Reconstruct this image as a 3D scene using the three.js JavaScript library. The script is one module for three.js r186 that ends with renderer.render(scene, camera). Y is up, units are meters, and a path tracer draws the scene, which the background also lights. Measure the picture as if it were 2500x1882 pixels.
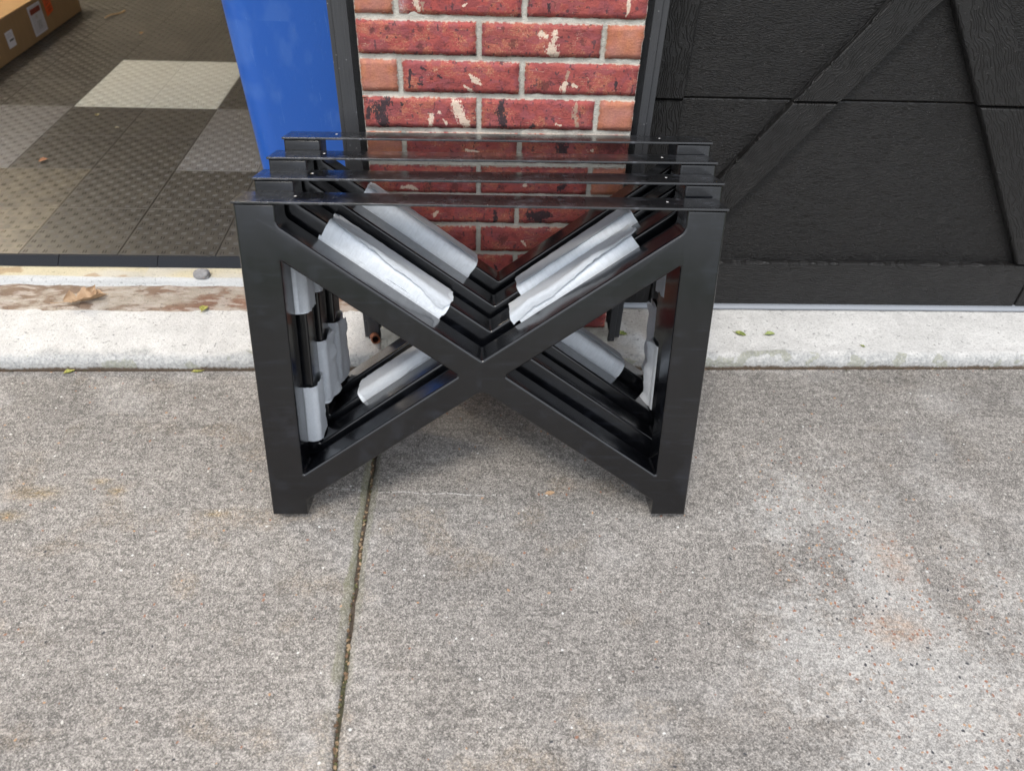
import * as THREE from 'three';
import { RoundedBoxGeometry } from 'three/addons/geometries/RoundedBoxGeometry.js';
import { mergeGeometries, toCreasedNormals, mergeVertices } from 'three/addons/utils/BufferGeometryUtils.js';
import { Brush, Evaluator, INTERSECTION } from 'three-bvh-csg';

// ---------------------------------------------------------------- camera, sky, sun, exposure
const scene = new THREE.Scene();
const camera = new THREE.PerspectiveCamera(53.2, 1024 / 770, 0.05, 300);
camera.position.set(0.2489, 1.2997, 1.6384);
camera.rotation.order = 'YXZ';
camera.rotation.set(THREE.MathUtils.degToRad(-40.627), THREE.MathUtils.degToRad(-3.198), THREE.MathUtils.degToRad(2.332));
camera.focus = 1.75;
camera.userData.fStop = 3.2;
camera.updateMatrixWorld();
const renderer = new THREE.WebGLRenderer({ antialias: true });
renderer.toneMapping = THREE.LinearToneMapping;
renderer.toneMappingExposure = 1.68;
renderer.shadowMap.enabled = true;
renderer.shadowMap.type = THREE.PCFSoftShadowMap;

{ // overcast sky: a little brighter overhead, cool white
  const W = 128, Hh = 64, d = new Float32Array(W * Hh * 4);
  for (let r = 0; r < Hh; r++) for (let c = 0; c < W; c++) {
    const up = Math.sin(((r + 0.5) / Hh - 0.5) * Math.PI);
    const k = up > 0 ? 0.74 + 0.66 * up : 0.3;
    d.set([k * 0.94, k * 0.985, k * 1.06, 1], (r * W + c) * 4);
  }
  const t = new THREE.DataTexture(d, W, Hh, THREE.RGBAFormat, THREE.FloatType);
  t.mapping = THREE.EquirectangularReflectionMapping; t.magFilter = THREE.LinearFilter; t.minFilter = THREE.LinearFilter; t.needsUpdate = true;
  scene.background = t; scene.environment = t;
}
const sun = new THREE.DirectionalLight(0xfff6ea, 1.15);
sun.position.set(-1.2, 6, 2.8); sun.target.position.set(0.2, 0, 0);
sun.castShadow = true; sun.shadow.radius = 26; sun.shadow.mapSize.set(2048, 2048);
Object.assign(sun.shadow.camera, { left: -4, right: 4, top: 4, bottom: -4, near: 0.5, far: 16 });
scene.add(sun, sun.target);

// ---------------------------------------------------------------- helpers
const { lerp, clamp, smoothstep: sst } = THREE.MathUtils;
const PI = Math.PI, rad = THREE.MathUtils.degToRad;
function rng(seed) { let a = seed >>> 0; return () => { a = (a + 0x6d2b79f5) | 0; let t = Math.imul(a ^ (a >>> 15), 1 | a); t = (t + Math.imul(t ^ (t >>> 7), 61 | t)) ^ t; return ((t ^ (t >>> 14)) >>> 0) / 4294967296; }; }
function hash(x, y, s) { let h = Math.imul(x, 374761393) + Math.imul(y, 668265263) + Math.imul(s, 1442695041); h = Math.imul(h ^ (h >>> 13), 1274126177); return ((h ^ (h >>> 16)) >>> 0) / 4294967296; }
function vn(x, y, s) {
  const ix = Math.floor(x), iy = Math.floor(y); let fx = x - ix, fy = y - iy; fx = fx * fx * (3 - 2 * fx); fy = fy * fy * (3 - 2 * fy);
  const a = hash(ix, iy, s), b = hash(ix + 1, iy, s), c = hash(ix, iy + 1, s), d = hash(ix + 1, iy + 1, s);
  return a + (b - a) * fx + (c - a) * fy + (a - b - c + d) * fx * fy;
}
function fbm(x, y, s, o = 4) { let v = 0, a = 0.5, n = 0; for (let i = 0; i < o; i++) { v += a * vn(x, y, s + i * 17); n += a; a *= 0.5; x *= 2.03; y *= 2.03; } return v / n; }
const s8 = (v) => { v = clamp(v, 0, 1); return 255 * (v <= 0.0031308 ? 12.92 * v : 1.055 * Math.pow(v, 1 / 2.4) - 0.055); };
function tex(w, h, fn, { srgb = true, wrap = THREE.RepeatWrapping } = {}) {     // fn(i, j, out) gives linear colour (srgb) or plain 0..1
  const d = new Uint8Array(w * h * 4), o = [0, 0, 0];
  for (let j = 0; j < h; j++) for (let i = 0; i < w; i++) {
    fn(i, j, o); const k = (j * w + i) * 4;
    if (srgb) { d[k] = s8(o[0]); d[k + 1] = s8(o[1]); d[k + 2] = s8(o[2]); } else { d[k] = clamp(o[0], 0, 1) * 255; d[k + 1] = clamp(o[1], 0, 1) * 255; d[k + 2] = clamp(o[2], 0, 1) * 255; }
    d[k + 3] = 255;
  }
  const t = new THREE.DataTexture(d, w, h); t.wrapS = t.wrapT = wrap; t.magFilter = THREE.LinearFilter; t.minFilter = THREE.LinearMipmapLinearFilter; t.generateMipmaps = true;
  if (srgb) t.colorSpace = THREE.SRGBColorSpace; t.needsUpdate = true; return t;
}
const grey = (w, h, fn) => tex(w, h, (i, j, o) => { o[0] = o[1] = o[2] = fn(i, j); }, { srgb: false });
const rep = (t, x, y, ox = 0, oy = 0) => { const c = t.clone(); c.repeat.set(x, y); c.offset.set(ox, oy); c.needsUpdate = true; return c; };
const lin = (r, g, b) => new THREE.Color().setRGB(r, g, b);
const mat = (o) => new THREE.MeshStandardMaterial({ roughness: 0.8, metalness: 0, ...o });
const taken = {};
const numbered = (n) => { taken[n] = (taken[n] ?? -1) + 1; return taken[n] ? `${n}_${String(taken[n]).padStart(3, '0')}` : n; };
function shade(o) { o.castShadow = true; o.receiveShadow = true; return o; }
function part(name, g, m, parent) { const o = shade(new THREE.Mesh(g, m)); o.name = name; parent.add(o); return o; }
function structure(name, g, m) { const o = shade(new THREE.Mesh(g, m)); o.name = numbered(name); o.userData.kind = 'structure'; scene.add(o); return o; }
function tag(o, label, category, group) { o.userData.label = label; o.userData.category = category; if (group) o.userData.group = group; return o; }
function thing(name, label, category, pos = [0, 0, 0], group) { const o = new THREE.Group(); o.name = numbered(name); o.position.set(...pos); scene.add(o); return tag(o, label, category, group); }
function single(name, g, m, label, category, pos = [0, 0, 0], group) { const o = shade(new THREE.Mesh(g, m)); o.name = numbered(name); o.position.set(...pos); scene.add(o); return tag(o, label, category, group); }
function box(x0, x1, y0, y1, z0, z1, r = 0) { const g = r ? new RoundedBoxGeometry(x1 - x0, y1 - y0, z1 - z0, 2, r) : new THREE.BoxGeometry(x1 - x0, y1 - y0, z1 - z0); g.translate((x0 + x1) / 2, (y0 + y1) / 2, (z0 + z1) / 2); return g; }
function grid(nu, nv, fn, uvf) {          // fn(u, v) -> [x, y, z], u v in 0..1
  const p = [], t = [], idx = [];
  for (let j = 0; j <= nv; j++) for (let i = 0; i <= nu; i++) { const q = fn(i / nu, j / nv); p.push(...q); t.push(...(uvf ? uvf(i / nu, j / nv, q) : [i / nu, j / nv])); }
  for (let j = 0; j < nv; j++) for (let i = 0; i < nu; i++) { const a = j * (nu + 1) + i, b = a + 1, c = a + nu + 1, d = c + 1; idx.push(a, b, d, a, d, c); }
  const g = new THREE.BufferGeometry(); g.setAttribute('position', new THREE.Float32BufferAttribute(p, 3)); g.setAttribute('uv', new THREE.Float32BufferAttribute(t, 2)); g.setIndex(idx); g.computeVertexNormals(); return g;
}
function roundPoly(pts, radii, Path = THREE.Shape) {
  const s = new Path(), n = pts.length;
  for (let i = 0; i < n; i++) {
    const p = new THREE.Vector2(...pts[i]), a = new THREE.Vector2(...pts[(i + n - 1) % n]), b = new THREE.Vector2(...pts[(i + 1) % n]), r = Array.isArray(radii) ? radii[i] : radii;
    const da = a.clone().sub(p), db = b.clone().sub(p), k = Math.min(r, da.length() * 0.45, db.length() * 0.45);
    const q0 = p.clone().add(da.setLength(k)), q1 = p.clone().add(db.setLength(k));
    i ? s.lineTo(q0.x, q0.y) : s.moveTo(q0.x, q0.y);
    if (k > 1e-5) s.quadraticCurveTo(p.x, p.y, q1.x, q1.y);
  }
  s.closePath(); return s;
}
function planarUV(g, f) { const P = g.attributes.position, uv = new Float32Array(P.count * 2); for (let i = 0; i < P.count; i++) { const q = f(P.getX(i), P.getY(i), P.getZ(i)); uv[2 * i] = q[0]; uv[2 * i + 1] = q[1]; } g.setAttribute('uv', new THREE.BufferAttribute(uv, 2)); return g; }
function displace(g, f) { const P = g.attributes.position; for (let i = 0; i < P.count; i++) { const q = f(P.getX(i), P.getY(i), P.getZ(i)); P.setXYZ(i, ...q); } g.computeVertexNormals(); return g; }

function smoothN(src, ang) {                          // creased normals weighted by face area, so large flat faces stay flat
  const g = src.index ? src.toNonIndexed() : src, P = g.attributes.position, n = P.count / 3, fn = new Float32Array(n * 3), fa = new Float32Array(n), map = new Map(), key = (i) => `${Math.round(P.getX(i) * 2e5)},${Math.round(P.getY(i) * 2e5)},${Math.round(P.getZ(i) * 2e5)}`;
  const a = new THREE.Vector3(), b = new THREE.Vector3(), c = new THREE.Vector3(), keys = [];
  for (let t = 0; t < n; t++) { a.fromBufferAttribute(P, 3 * t); b.fromBufferAttribute(P, 3 * t + 1).sub(a); c.fromBufferAttribute(P, 3 * t + 2).sub(a); b.cross(c); fa[t] = b.length(); b.normalize(); fn.set([b.x, b.y, b.z], 3 * t); for (let k = 0; k < 3; k++) { const q = key(3 * t + k); keys.push(q); if (!map.has(q)) map.set(q, []); map.get(q).push(t); } }
  const N = new Float32Array(P.count * 3), cs = Math.cos(ang);
  for (let i = 0; i < P.count; i++) { const t = Math.floor(i / 3), x = fn[3 * t], y = fn[3 * t + 1], z = fn[3 * t + 2]; let sx = 0, sy = 0, sz = 0; for (const u of map.get(keys[i])) { const X = fn[3 * u], Y = fn[3 * u + 1], Z = fn[3 * u + 2]; if (x * X + y * Y + z * Z > cs) { sx += X * fa[u]; sy += Y * fa[u]; sz += Z * fa[u]; } } const l = Math.hypot(sx, sy, sz) || 1; N[3 * i] = sx / l; N[3 * i + 1] = sy / l; N[3 * i + 2] = sz / l; }
  g.setAttribute('normal', new THREE.BufferAttribute(N, 3)); return g;
}
const GY = -0.0195;                                  // the driveway's level
// ---------------------------------------------------------------- concrete driveway
const fineBump = grey(1024, 1024, (i, j) => 0.45 * hash(i >> 1, j >> 1, 5) + 0.35 * vn(i / 3, j / 3, 9) + 0.2 * vn(i / 9, j / 9, 3));
const whiteWorn = (x, z) => {                        // worn patch with exposed aggregate on the right slab
  const c = [[0.98, 0.46], [1.03, 0.66], [1.08, 0.84], [1.2, 1.02], [1.5, 1.3]];
  let m = 9; for (let k = 0; k < 4; k++) { const [ax, az] = c[k], [bx, bz] = c[k + 1], t = clamp(((x - ax) * (bx - ax) + (z - az) * (bz - az)) / ((bx - ax) ** 2 + (bz - az) ** 2), 0, 1); const w = lerp(0.1, 0.36, (k + t) / 4); m = Math.min(m, Math.hypot(x - ax - t * (bx - ax), (z - az - t * (bz - az)) * 0.8) / w); }
  return m;
};
function concreteTex(w, h, x0, z0, sx, sz, right) {
  const t = tex(w, h, (i, j, o) => {
    const x = x0 + (i + 0.5) / w * sx, z = z0 + (j + 0.5) / h * sz, X = x * 1000, Z = z * 1000;
    const lo = fbm(x * 3.1, z * 3.1, 41, 4), mid = fbm(x * 14, z * 14, 51, 3), str = vn(X / 60, Z / 3.2, 61);
    let g = 0.32 * vn(X / 2.1, Z / 2.1, 71) + 0.4 * hash(i, j, 77) + 0.12 * vn(X / 4.5, Z / 4, 81) + 0.05 * str + 0.11 * vn(X / 12, Z / 9, 83);
    g += 0.16 * (fbm(X / 9, Z / 6, 85, 3) - 0.5) + 0.05 * (vn(X / 90, Z / 2.6, 87) - 0.5); g = clamp((g - 0.5) * 2.6 + 0.5, 0, 1);
    const light = vn(X / 2.2, Z / 2.2, 91) > 0.86 ? 0.16 : 0, dark = vn(X / 2.8, Z / 2.4, 97) < 0.12 ? 0.55 : 1;
    let v = (0.092 + 0.19 * g * g + 0.12 * g + light) * (0.84 + 0.32 * lo) * (0.92 + 0.16 * mid) * dark;
    let r = v * 1.05, gg = v * 0.978, b = v * 0.9;
    const st = sst(fbm(x * 9 + 3, z * 11, 131, 3), 0.6, 0.76) * (right && x > 0.6 ? 0.15 : 0.4) * vn(X / 4, Z / 4, 133);                // brown stains with grain
    r *= 1 - 0.1 * st; gg *= 1 - 0.28 * st; b *= 1 - 0.5 * st;
    const ds = (right ? clamp(whiteWorn(x, z) * 0.7 - 0.3, 0, 1) : 1) * sst(fbm(x * 5 - 7, z * 6, 151, 5), 0.5, 0.85) * 0.16 * (0.5 + vn(X / 6, Z / 4, 153)); r *= 1 - ds; gg *= 1 - ds; b *= 1 - ds;   // mildew blotches
    const pl = sst(fbm(x * 6 + 11, z * 6, 171, 4), 0.58, 0.75) * (0.3 + 0.5 * vn(X / 5, Z / 4, 173)); r += 0.1 * pl; gg += 0.1 * pl; b += 0.1 * pl;
    { const e = right ? x - 0.004 : -x - 0.002, ms = sst(0.0185 - e + (fbm(X / 30, Z / 40, 161, 3) - 0.5) * 0.014, 0, 0.006) * (1 - sst(z + (fbm(Z / 60, 3, 163, 3) - 0.5) * 0.5, 0.7, 1.15)) * (0.45 + 0.5 * vn(X / 3, Z / 3, 165)) * (right ? 0.4 : 0.8); r = lerp(r, 0.15, ms); gg = lerp(gg, 0.15, ms); b = lerp(b, 0.085, ms); }
    if (right) {
      const m = whiteWorn(x, z) + (fbm(x * 9, z * 9, 181, 4) - 0.5) * 2.4 + (vn(X / 6, Z / 5, 183) - 0.5) * 0.9;
      const k = sst(1.25 - m, 0, 1.3); const q = 0.24 + 0.36 * g; r = lerp(r, q * 1.01, k * 0.6); gg = lerp(gg, q * 0.985, k * 0.6); b = lerp(b, q * 0.94, k * 0.6);
      const br = Math.exp(-(((x - 1.068) / 0.055) ** 2 + ((z - 0.83) / 0.035) ** 2)) + 0.7 * Math.exp(-(((x - 1.13) / 0.04) ** 2 + ((z - 0.665) / 0.06) ** 2)) + 0.5 * Math.exp(-(((x - 1.35) / 0.12) ** 2 + ((z - 1.02) / 0.06) ** 2));
      const bs = clamp(br, 0, 1) * (0.2 + 0.8 * vn(X / 7, Z / 5, 191)); r *= 1 - 0.1 * bs; gg *= 1 - 0.34 * bs; b *= 1 - 0.5 * bs;
      if (z > 0.4) { const sc = Math.abs(z - 0.472 - (x - 0.02) * 0.045 - 0.002 * Math.sin(x * 60)); if (x > 0.02 && x < 0.3 && sc < 0.0016 && vn(X / 5, 1, 195) > 0.35) { r += 0.2; gg += 0.2; b += 0.2; } }
    } else { const sc = Math.abs(z - 0.46 - (x + 0.09) * 0.12); if (x > -0.09 && x < -0.015 && sc < 0.0016 && vn(X / 5, 1, 195) > 0.3) { r += 0.2; gg += 0.2; b += 0.2; }
      for (const [sx0, sz0, a, bb] of [[-0.73, 0.475, 0.05, 0.018], [-0.56, 0.47, 0.02, 0.012], [-0.32, 0.535, 0.025, 0.01], [-0.6, 0.44, 0.022, 0.009], [-0.76, 0.54, 0.03, 0.014]]) { const e = Math.exp(-(((x - sx0) / a) ** 2 + ((z - sz0) / bb) ** 2)) * (0.3 + 0.9 * vn(X / 5, Z / 5, 197)); gg *= 1 - 0.16 * e; b *= 1 - 0.42 * e; }
    }
    { const wx = Math.floor(X / 55), wz = Math.floor(Z / 55); if (hash(wx, wz, 221) < 0.2) { const e = Math.hypot(X - (wx + 0.2 + 0.6 * hash(wx, wz, 223)) * 55, (Z - (wz + 0.2 + 0.6 * hash(wx, wz, 225)) * 55) * 1.2) + (vn(X, Z, 227) - 0.5) * 1.6; if (e < 1.2 + 1.6 * hash(wx, wz, 229)) { r = 0.62; gg = 0.62; b = 0.6; } } const pit = vn(X / 6, Z / 4, 231); if (pit < 0.045) { r *= 0.45; gg *= 0.45; b *= 0.45; } }
    // embedded pebbles: cells of 8 mm, some hold a coloured stone
    const cs = 9, cx = Math.floor(X / cs), cz = Math.floor(Z / cs), hp = hash(cx, cz, 201), worn = right ? sst(1.3 - whiteWorn(x, z), 0, 0.8) : 0;
    if (hp < 0.016 + 0.2 * worn) {
      const px = (cx + 0.3 + 0.4 * hash(cx, cz, 203)) * cs, pz = (cz + 0.3 + 0.4 * hash(cx, cz, 207)) * cs, pr = 1.3 + 2.3 * hash(cx, cz, 209);
      const an = hash(cx, cz, 211) * 3, dx = (X - px), dz = (Z - pz), e = Math.hypot(dx * Math.cos(an) + dz * Math.sin(an), (dz * Math.cos(an) - dx * Math.sin(an)) * 1.5) + (vn(X / 1.5, Z / 1.5, 213) - 0.5) * 0.9;
      if (e < pr) { const k = hash(cx, cz, 217), c = k < 0.42 ? [0.27, 0.13, 0.085] : k < 0.6 ? [0.4, 0.24, 0.14] : k < 0.78 ? [0.05, 0.05, 0.055] : k < 0.9 ? [0.5, 0.48, 0.44] : [0.24, 0.2, 0.17]; r = c[0]; gg = c[1]; b = c[2]; }
    }
    o[0] = r; o[1] = gg; o[2] = b;
  }, { wrap: THREE.MirroredRepeatWrapping });
  return t;
}
const slabL = { x0: -1.2, z0: 0.0, sx: 1.22, sz: 1.2 }, slabR = { x0: 0, z0: 0.0, sx: 1.9, sz: 1.2 };
const concreteL = concreteTex(1400, 1376, slabL.x0, slabL.z0, slabL.sx, slabL.sz, false);
const concreteR = concreteTex(2048, 1294, slabR.x0, slabR.z0, slabR.sx, slabR.sz, true);
function slab(x0, x1, z0, z1, map, s, skew) {
  const r = 0.011, prof = [[x0, -0.12]];
  for (let k = 0; k <= 5; k++) { const a = PI - k / 5 * PI / 2; prof.push([x0 + r * 1.6 + r * 1.6 * Math.cos(a), GY - r + r * Math.sin(a)]); }
  for (let k = 1; k < 12; k++) prof.push([lerp(x0 + 0.02, x1 - 0.02, k / 12), GY]);
  for (let k = 0; k <= 5; k++) { const a = PI / 2 - k / 5 * PI / 2; prof.push([x1 - r * 1.6 + r * 1.6 * Math.cos(a), GY - r + r * Math.sin(a)]); }
  prof.push([x1, -0.12]);
  const g = grid(prof.length - 1, 120, (u, v) => { const p = prof[Math.round(u * (prof.length - 1))]; const zz = z0 + (skew ? (0.043 - 0.012 * p[0] - 0.0435) * (1 - v) : 0) + (z1 - z0) * v; const wob = Math.abs(p[0] - x0) < 0.03 || Math.abs(p[0] - x1) < 0.03 ? (vn(zz * 30, 3, 7) - 0.5) * 0.004 + (p[1] < GY - 0.001 ? (vn(zz * 120, 5, 9) - 0.5) * 0.004 : 0) : 0; return [p[0] + wob + 0.03 * Math.max(0, zz - 0.78), p[1], zz]; },
    (u, v, q) => [(q[0] - s.x0) / s.sx, (q[2] - s.z0) / s.sz]);
  { const idx = g.index.array; for (let i = 0; i < idx.length; i += 3) { const t = idx[i + 1]; idx[i + 1] = idx[i + 2]; idx[i + 2] = t; } g.computeVertexNormals(); }
  return structure('driveway_slab', g, mat({ map, bumpMap: rep(fineBump, s.sx / 0.7, s.sz / 0.7), bumpScale: 0.0016, roughness: 0.93 }));
}
slab(-3.4, -0.002, 0.046, 3.6, concreteL, slabL, true);
slab(0.0048, 3.6, 0.046, 3.6, concreteR, slabR, true);
slab(-3.4, -0.002, 3.615, 8, concreteL, slabL);
slab(0.0048, 3.6, 3.615, 8, concreteR, slabR);
// joint filler: damp soil and moss between the slabs
{
  const jt = tex(64, 1024, (i, j, o) => { const m = fbm(i / 30, j / 60, 301, 3), n = hash(i, j, 303), k = sst(m, 0.5, 0.65) * 0.6; const v = 0.03 + 0.05 * n; o[0] = lerp(v * 1.25, v * 1.0, k); o[1] = lerp(v * 0.95, v * 1.12, k); o[2] = lerp(v * 0.7, v * 0.55, k); });
  const g = grid(4, 400, (u, v) => { const z = lerp(0.06, 1.6, v); return [lerp(-0.02, 0.022, u) + 0.03 * Math.max(0, z - 0.78), GY - 0.0085 + 0.004 * (fbm(u * 3, z * 50, 311, 2) - 0.5) - 0.002 * vn(u * 6, z * 200, 313), z]; }, (u, v) => [u, v]);
  { const idx = g.index.array; for (let i = 0; i < idx.length; i += 3) { const t = idx[i + 1]; idx[i + 1] = idx[i + 2]; idx[i + 2] = t; } g.computeVertexNormals(); }
  structure('joint_soil', g, mat({ map: jt, roughness: 1 }));
}
// ground beyond the driveway, out to the horizon
{
  const gt = tex(256, 256, (i, j, o) => { const n = fbm(i / 20, j / 20, 321, 3) * 0.5 + 0.5 * hash(i, j, 323); o[0] = 0.05 + 0.05 * n; o[1] = 0.075 + 0.06 * n; o[2] = 0.03 + 0.02 * n; });
  const g = new THREE.PlaneGeometry(240, 240); g.rotateX(-PI / 2); g.translate(0, -0.14, 0);
  structure('ground', g, mat({ map: rep(gt, 200, 200), roughness: 1 }));
}
// ---------------------------------------------------------------- concrete apron under the doors and threshold of the open bay
{
  const A = { x0: -1.3, sx: 3.4, len: 0.42 };
  const at = tex(2048, 256, (i, j, o) => {
    const x = A.x0 + (i + 0.5) / 2048 * A.sx, s = (j + 0.5) / 256 * A.len, X = x * 1000, S = s * 1000;      // s runs from the back to the front and down the edge
    const big = fbm(x * 4, s * 9, 401, 4), g = hash(i, j, 403), m = vn(X / 4, S / 4, 405), m2 = fbm(x * 30, s * 30, 406, 3);
    let v = (0.64 + 0.12 * (g - 0.5) + 0.1 * (m - 0.5)) * (0.8 + 0.2 * big + 0.2 * (m2 - 0.5));
    if (vn(X / 3, S / 2.6, 407) < 0.16) v *= 0.74; if (vn(X / 7, S / 5, 409) < 0.08) v *= 0.5; if (x > 0.6 && vn(X / 9, S / 1.7, 410) < 0.18) v *= 0.82;
    let r = v * 1.0, gg = v * 0.985, b = v * 0.955;
    if (x > -0.02 && x < 0.75) { const q = sst(fbm(x * 12, s * 12, 417, 3), 0.35, 0.6) * 0.35; r *= 1 - q * 0.7; gg *= 1 - q * 0.85; b *= 1 - q; }
    const e = s - 0.285, low = sst(e + (fbm(x * 14, s * 14, 411, 3) - 0.5) * 0.05, -0.012, 0.014);                                  // algae-stained rounded edge, with grain
    const k = low * (0.25 + 0.6 * vn(X / 5, S / 5, 413)); r = lerp(r, 0.3 * (0.6 + 0.6 * g), k); gg = lerp(gg, 0.31 * (0.6 + 0.6 * g), k); b = lerp(b, 0.31 * (0.6 + 0.6 * g), k);
    const soil = sst(s + (fbm(X / 60, S / 60, 415, 3) - 0.5) * 0.01 + (vn(X / 4, S / 3, 416) - 0.5) * 0.005, 0.322, 0.33); r = lerp(r, 0.07 + 0.06 * g, soil); gg = lerp(gg, 0.05 + 0.045 * g, soil); b = lerp(b, 0.035 + 0.03 * g, soil);
    const moss = soil < 0.5 && low > 0.5 && fbm(x * 25, s * 25, 419, 3) > 0.63 ? 0.6 * g : 0; r = lerp(r, 0.16, moss); gg = lerp(gg, 0.17, moss); b = lerp(b, 0.06, moss);
    o[0] = r; o[1] = gg; o[2] = b;
  });
  const prof = [[-0.27, 0.036]]; for (let k = 1; k <= 12; k++) prof.push([lerp(-0.27, 0.008, k / 12), lerp(0.036, 0.022, k / 12)]);
  for (let k = 1; k <= 7; k++) { const a = PI / 2 - k / 7 * PI * 0.47; prof.push([0.008 + 0.027 * Math.cos(a), -0.003 + 0.025 * Math.sin(a)]); } prof.push([0.037, -0.024], [0.037, -0.06]);
  const L = [0]; for (let k = 1; k < prof.length; k++) L.push(L[k - 1] + Math.hypot(prof[k][0] - prof[k - 1][0], prof[k][1] - prof[k - 1][1]));
  const g = grid(700, prof.length - 1, (u, v) => { const k = Math.round(v * (prof.length - 1)), [z, y] = prof[k], x = lerp(-3.5, 3.7, u); const rough = x > -0.12 && x < 0.7 ? 2.2 : 1; return [x, y + (fbm(x * 9, z * 12, 421, 3) - 0.5) * 0.004 * rough + (k > 12 ? (vn(x * 70, z * 50, 423) - 0.5) * 0.003 : (vn(x * 90, z * 60, 425) - 0.5) * 0.0015 * rough), z + (z > -0.05 ? (0.006 - 0.012 * x) * (z > 0 ? 1 : 0) : 0) + (k > 12 ? (fbm(x * 12, k * 0.3, 427, 3) - 0.5) * 0.006 : 0)]; },
    (u, v) => [(lerp(-3.5, 3.7, u) - A.x0) / A.sx, L[Math.round(v * (prof.length - 1))] / A.len]);
  { const idx = g.index.array; for (let i = 0; i < idx.length; i += 3) { const t = idx[i + 1]; idx[i + 1] = idx[i + 2]; idx[i + 2] = t; } g.computeVertexNormals(); }
  structure('concrete_apron', g, mat({ map: at, bumpMap: rep(fineBump, A.sx / 0.7, A.len / 0.7), bumpScale: 0.0018, roughness: 0.95 }));
}
{ // threshold: dirty ledge, then the lip of the garage floor
  const A = { x0: -1.25, sx: 1.22 };
  const prof = [[-0.5, 0.06], [-0.345, 0.0602], [-0.3, 0.061], [-0.275, 0.06], [-0.266, 0.057], [-0.262, 0.05], [-0.262, 0.046], [-0.258, 0.0425], [-0.235, 0.0405], [-0.205, 0.0385], [-0.175, 0.036], [-0.158, 0.0335], [-0.15, 0.028]];
  const L = [0]; for (let k = 1; k < prof.length; k++) L.push(L[k - 1] + Math.hypot(prof[k][0] - prof[k - 1][0], prof[k][1] - prof[k - 1][1]));
  const len = L[L.length - 1], s0 = L[3], s1 = L[7];
  const tt = tex(1024, 320, (i, j, o) => {
    const x = A.x0 + (i + 0.5) / 1024 * A.sx, s = (j + 0.5) / 320 * len, X = x * 1000, S = s * 1000, g = hash(i, j, 431), m = fbm(x * 8, s * 26, 433, 4), f = vn(X / 5, S / 3, 435);
    const w = s + (fbm(x * 7, s * 7, 437, 3) - 0.5) * 0.012;
    let c;
    if (w < s0 - 0.004) { const yl = sst(fbm(x * 5, s * 9, 439, 3) + (x < -0.72 ? 0.22 : 0), 0.45, 0.62) * 0.8, ru = sst(fbm(x * 14, s * 20, 441, 3) + (x > -0.5 ? 0.08 : 0), 0.58, 0.7) * 0.6; c = [0.56, 0.53, 0.45]; c = [lerp(c[0], 0.6, yl), lerp(c[1], 0.54, yl), lerp(c[2], 0.37, yl)]; c = [lerp(c[0], 0.33, ru), lerp(c[1], 0.2, ru), lerp(c[2], 0.1, ru)]; }
    else if (w < s1) c = [0.55, 0.56, 0.56];
    else { const k = sst(fbm(x * 20 + 2 * fbm(x * 9, s * 9, 442, 2), s * 40, 443, 5), 0.36, 0.66), q = sst(x + (fbm(x * 9, s * 9, 447, 2) - 0.5) * 0.2, -0.72, -0.5); c = [lerp(0.36, 0.2, k), lerp(0.315, 0.14, k), lerp(0.26, 0.1, k)]; const red = q * k * 0.5; c = [lerp(c[0], 0.24, red), lerp(c[1], 0.1, red), lerp(c[2], 0.06, red)]; const pale = sst(fbm(X / 34, S / 11, 449, 4), 0.5, 0.7); c = [lerp(c[0], 0.46, pale * 0.7), lerp(c[1], 0.41, pale * 0.7), lerp(c[2], 0.36, pale * 0.7)]; }
    const v = (0.66 + 0.34 * m + 0.24 * g) * (f < 0.14 ? 0.66 : 1); o[0] = c[0] * v; o[1] = c[1] * v; o[2] = c[2] * v;
  }, { wrap: THREE.MirroredRepeatWrapping });
  const g = grid(500, prof.length - 1, (u, v) => { const k = Math.round(v * (prof.length - 1)), [z, y] = prof[k], x = lerp(-3.5, -0.05, u); return [x, y + (fbm(x * 14, z * 30, 451, 3) - 0.5) * (k > 6 ? 0.011 : 0.0025), z + (k > 3 ? (fbm(x * 10, k * 0.4, 453, 3) - 0.5) * 0.012 : 0)]; }, (u, v) => [(lerp(-3.5, -0.05, u) - A.x0) / A.sx, L[Math.round(v * (prof.length - 1))] / len]);
  { const idx = g.index.array; for (let i = 0; i < idx.length; i += 3) { const t = idx[i + 1]; idx[i + 1] = idx[i + 2]; idx[i + 2] = t; } g.computeVertexNormals(); }
  structure('garage_threshold', g, mat({ map: tt, bumpMap: rep(fineBump, A.sx / 0.7, len / 0.7), bumpScale: 0.0015, roughness: 0.9 }));
}
// ---------------------------------------------------------------- the garage: floor, walls, ceiling, facade above the openings
{
  const dry = mat({ color: lin(0.55, 0.53, 0.48), roughness: 0.95 }), brickish = mat({ color: lin(0.28, 0.1, 0.075), roughness: 0.95 });
  structure('garage_floor', box(-3.5, 3.7, -0.1, 0.055, -6.2, -0.34), mat({ color: lin(0.3, 0.29, 0.27) }));
  structure('back_wall', box(-3.6, 3.8, 0, 2.75, -6.32, -6.2), dry);
  structure('side_wall_left', box(-3.62, -3.5, -0.1, 2.75, -6.2, -0.25), dry);
  structure('side_wall_right', box(3.7, 3.82, -0.1, 2.75, -6.2, -0.25), dry);
  structure('ceiling', box(-3.62, 3.82, 2.75, 2.85, -6.32, -0.25), dry);
  structure('header_wall', box(-3.62, 3.82, 2.2, 3.4, -0.25, 0), brickish);
  structure('facade_left', box(-5.2, -3.5, -0.1, 3.4, -0.25, 0), brickish);
  structure('facade_right', box(3.02, 5.2, -0.1, 3.4, -0.25, 0), brickish);
}
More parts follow.
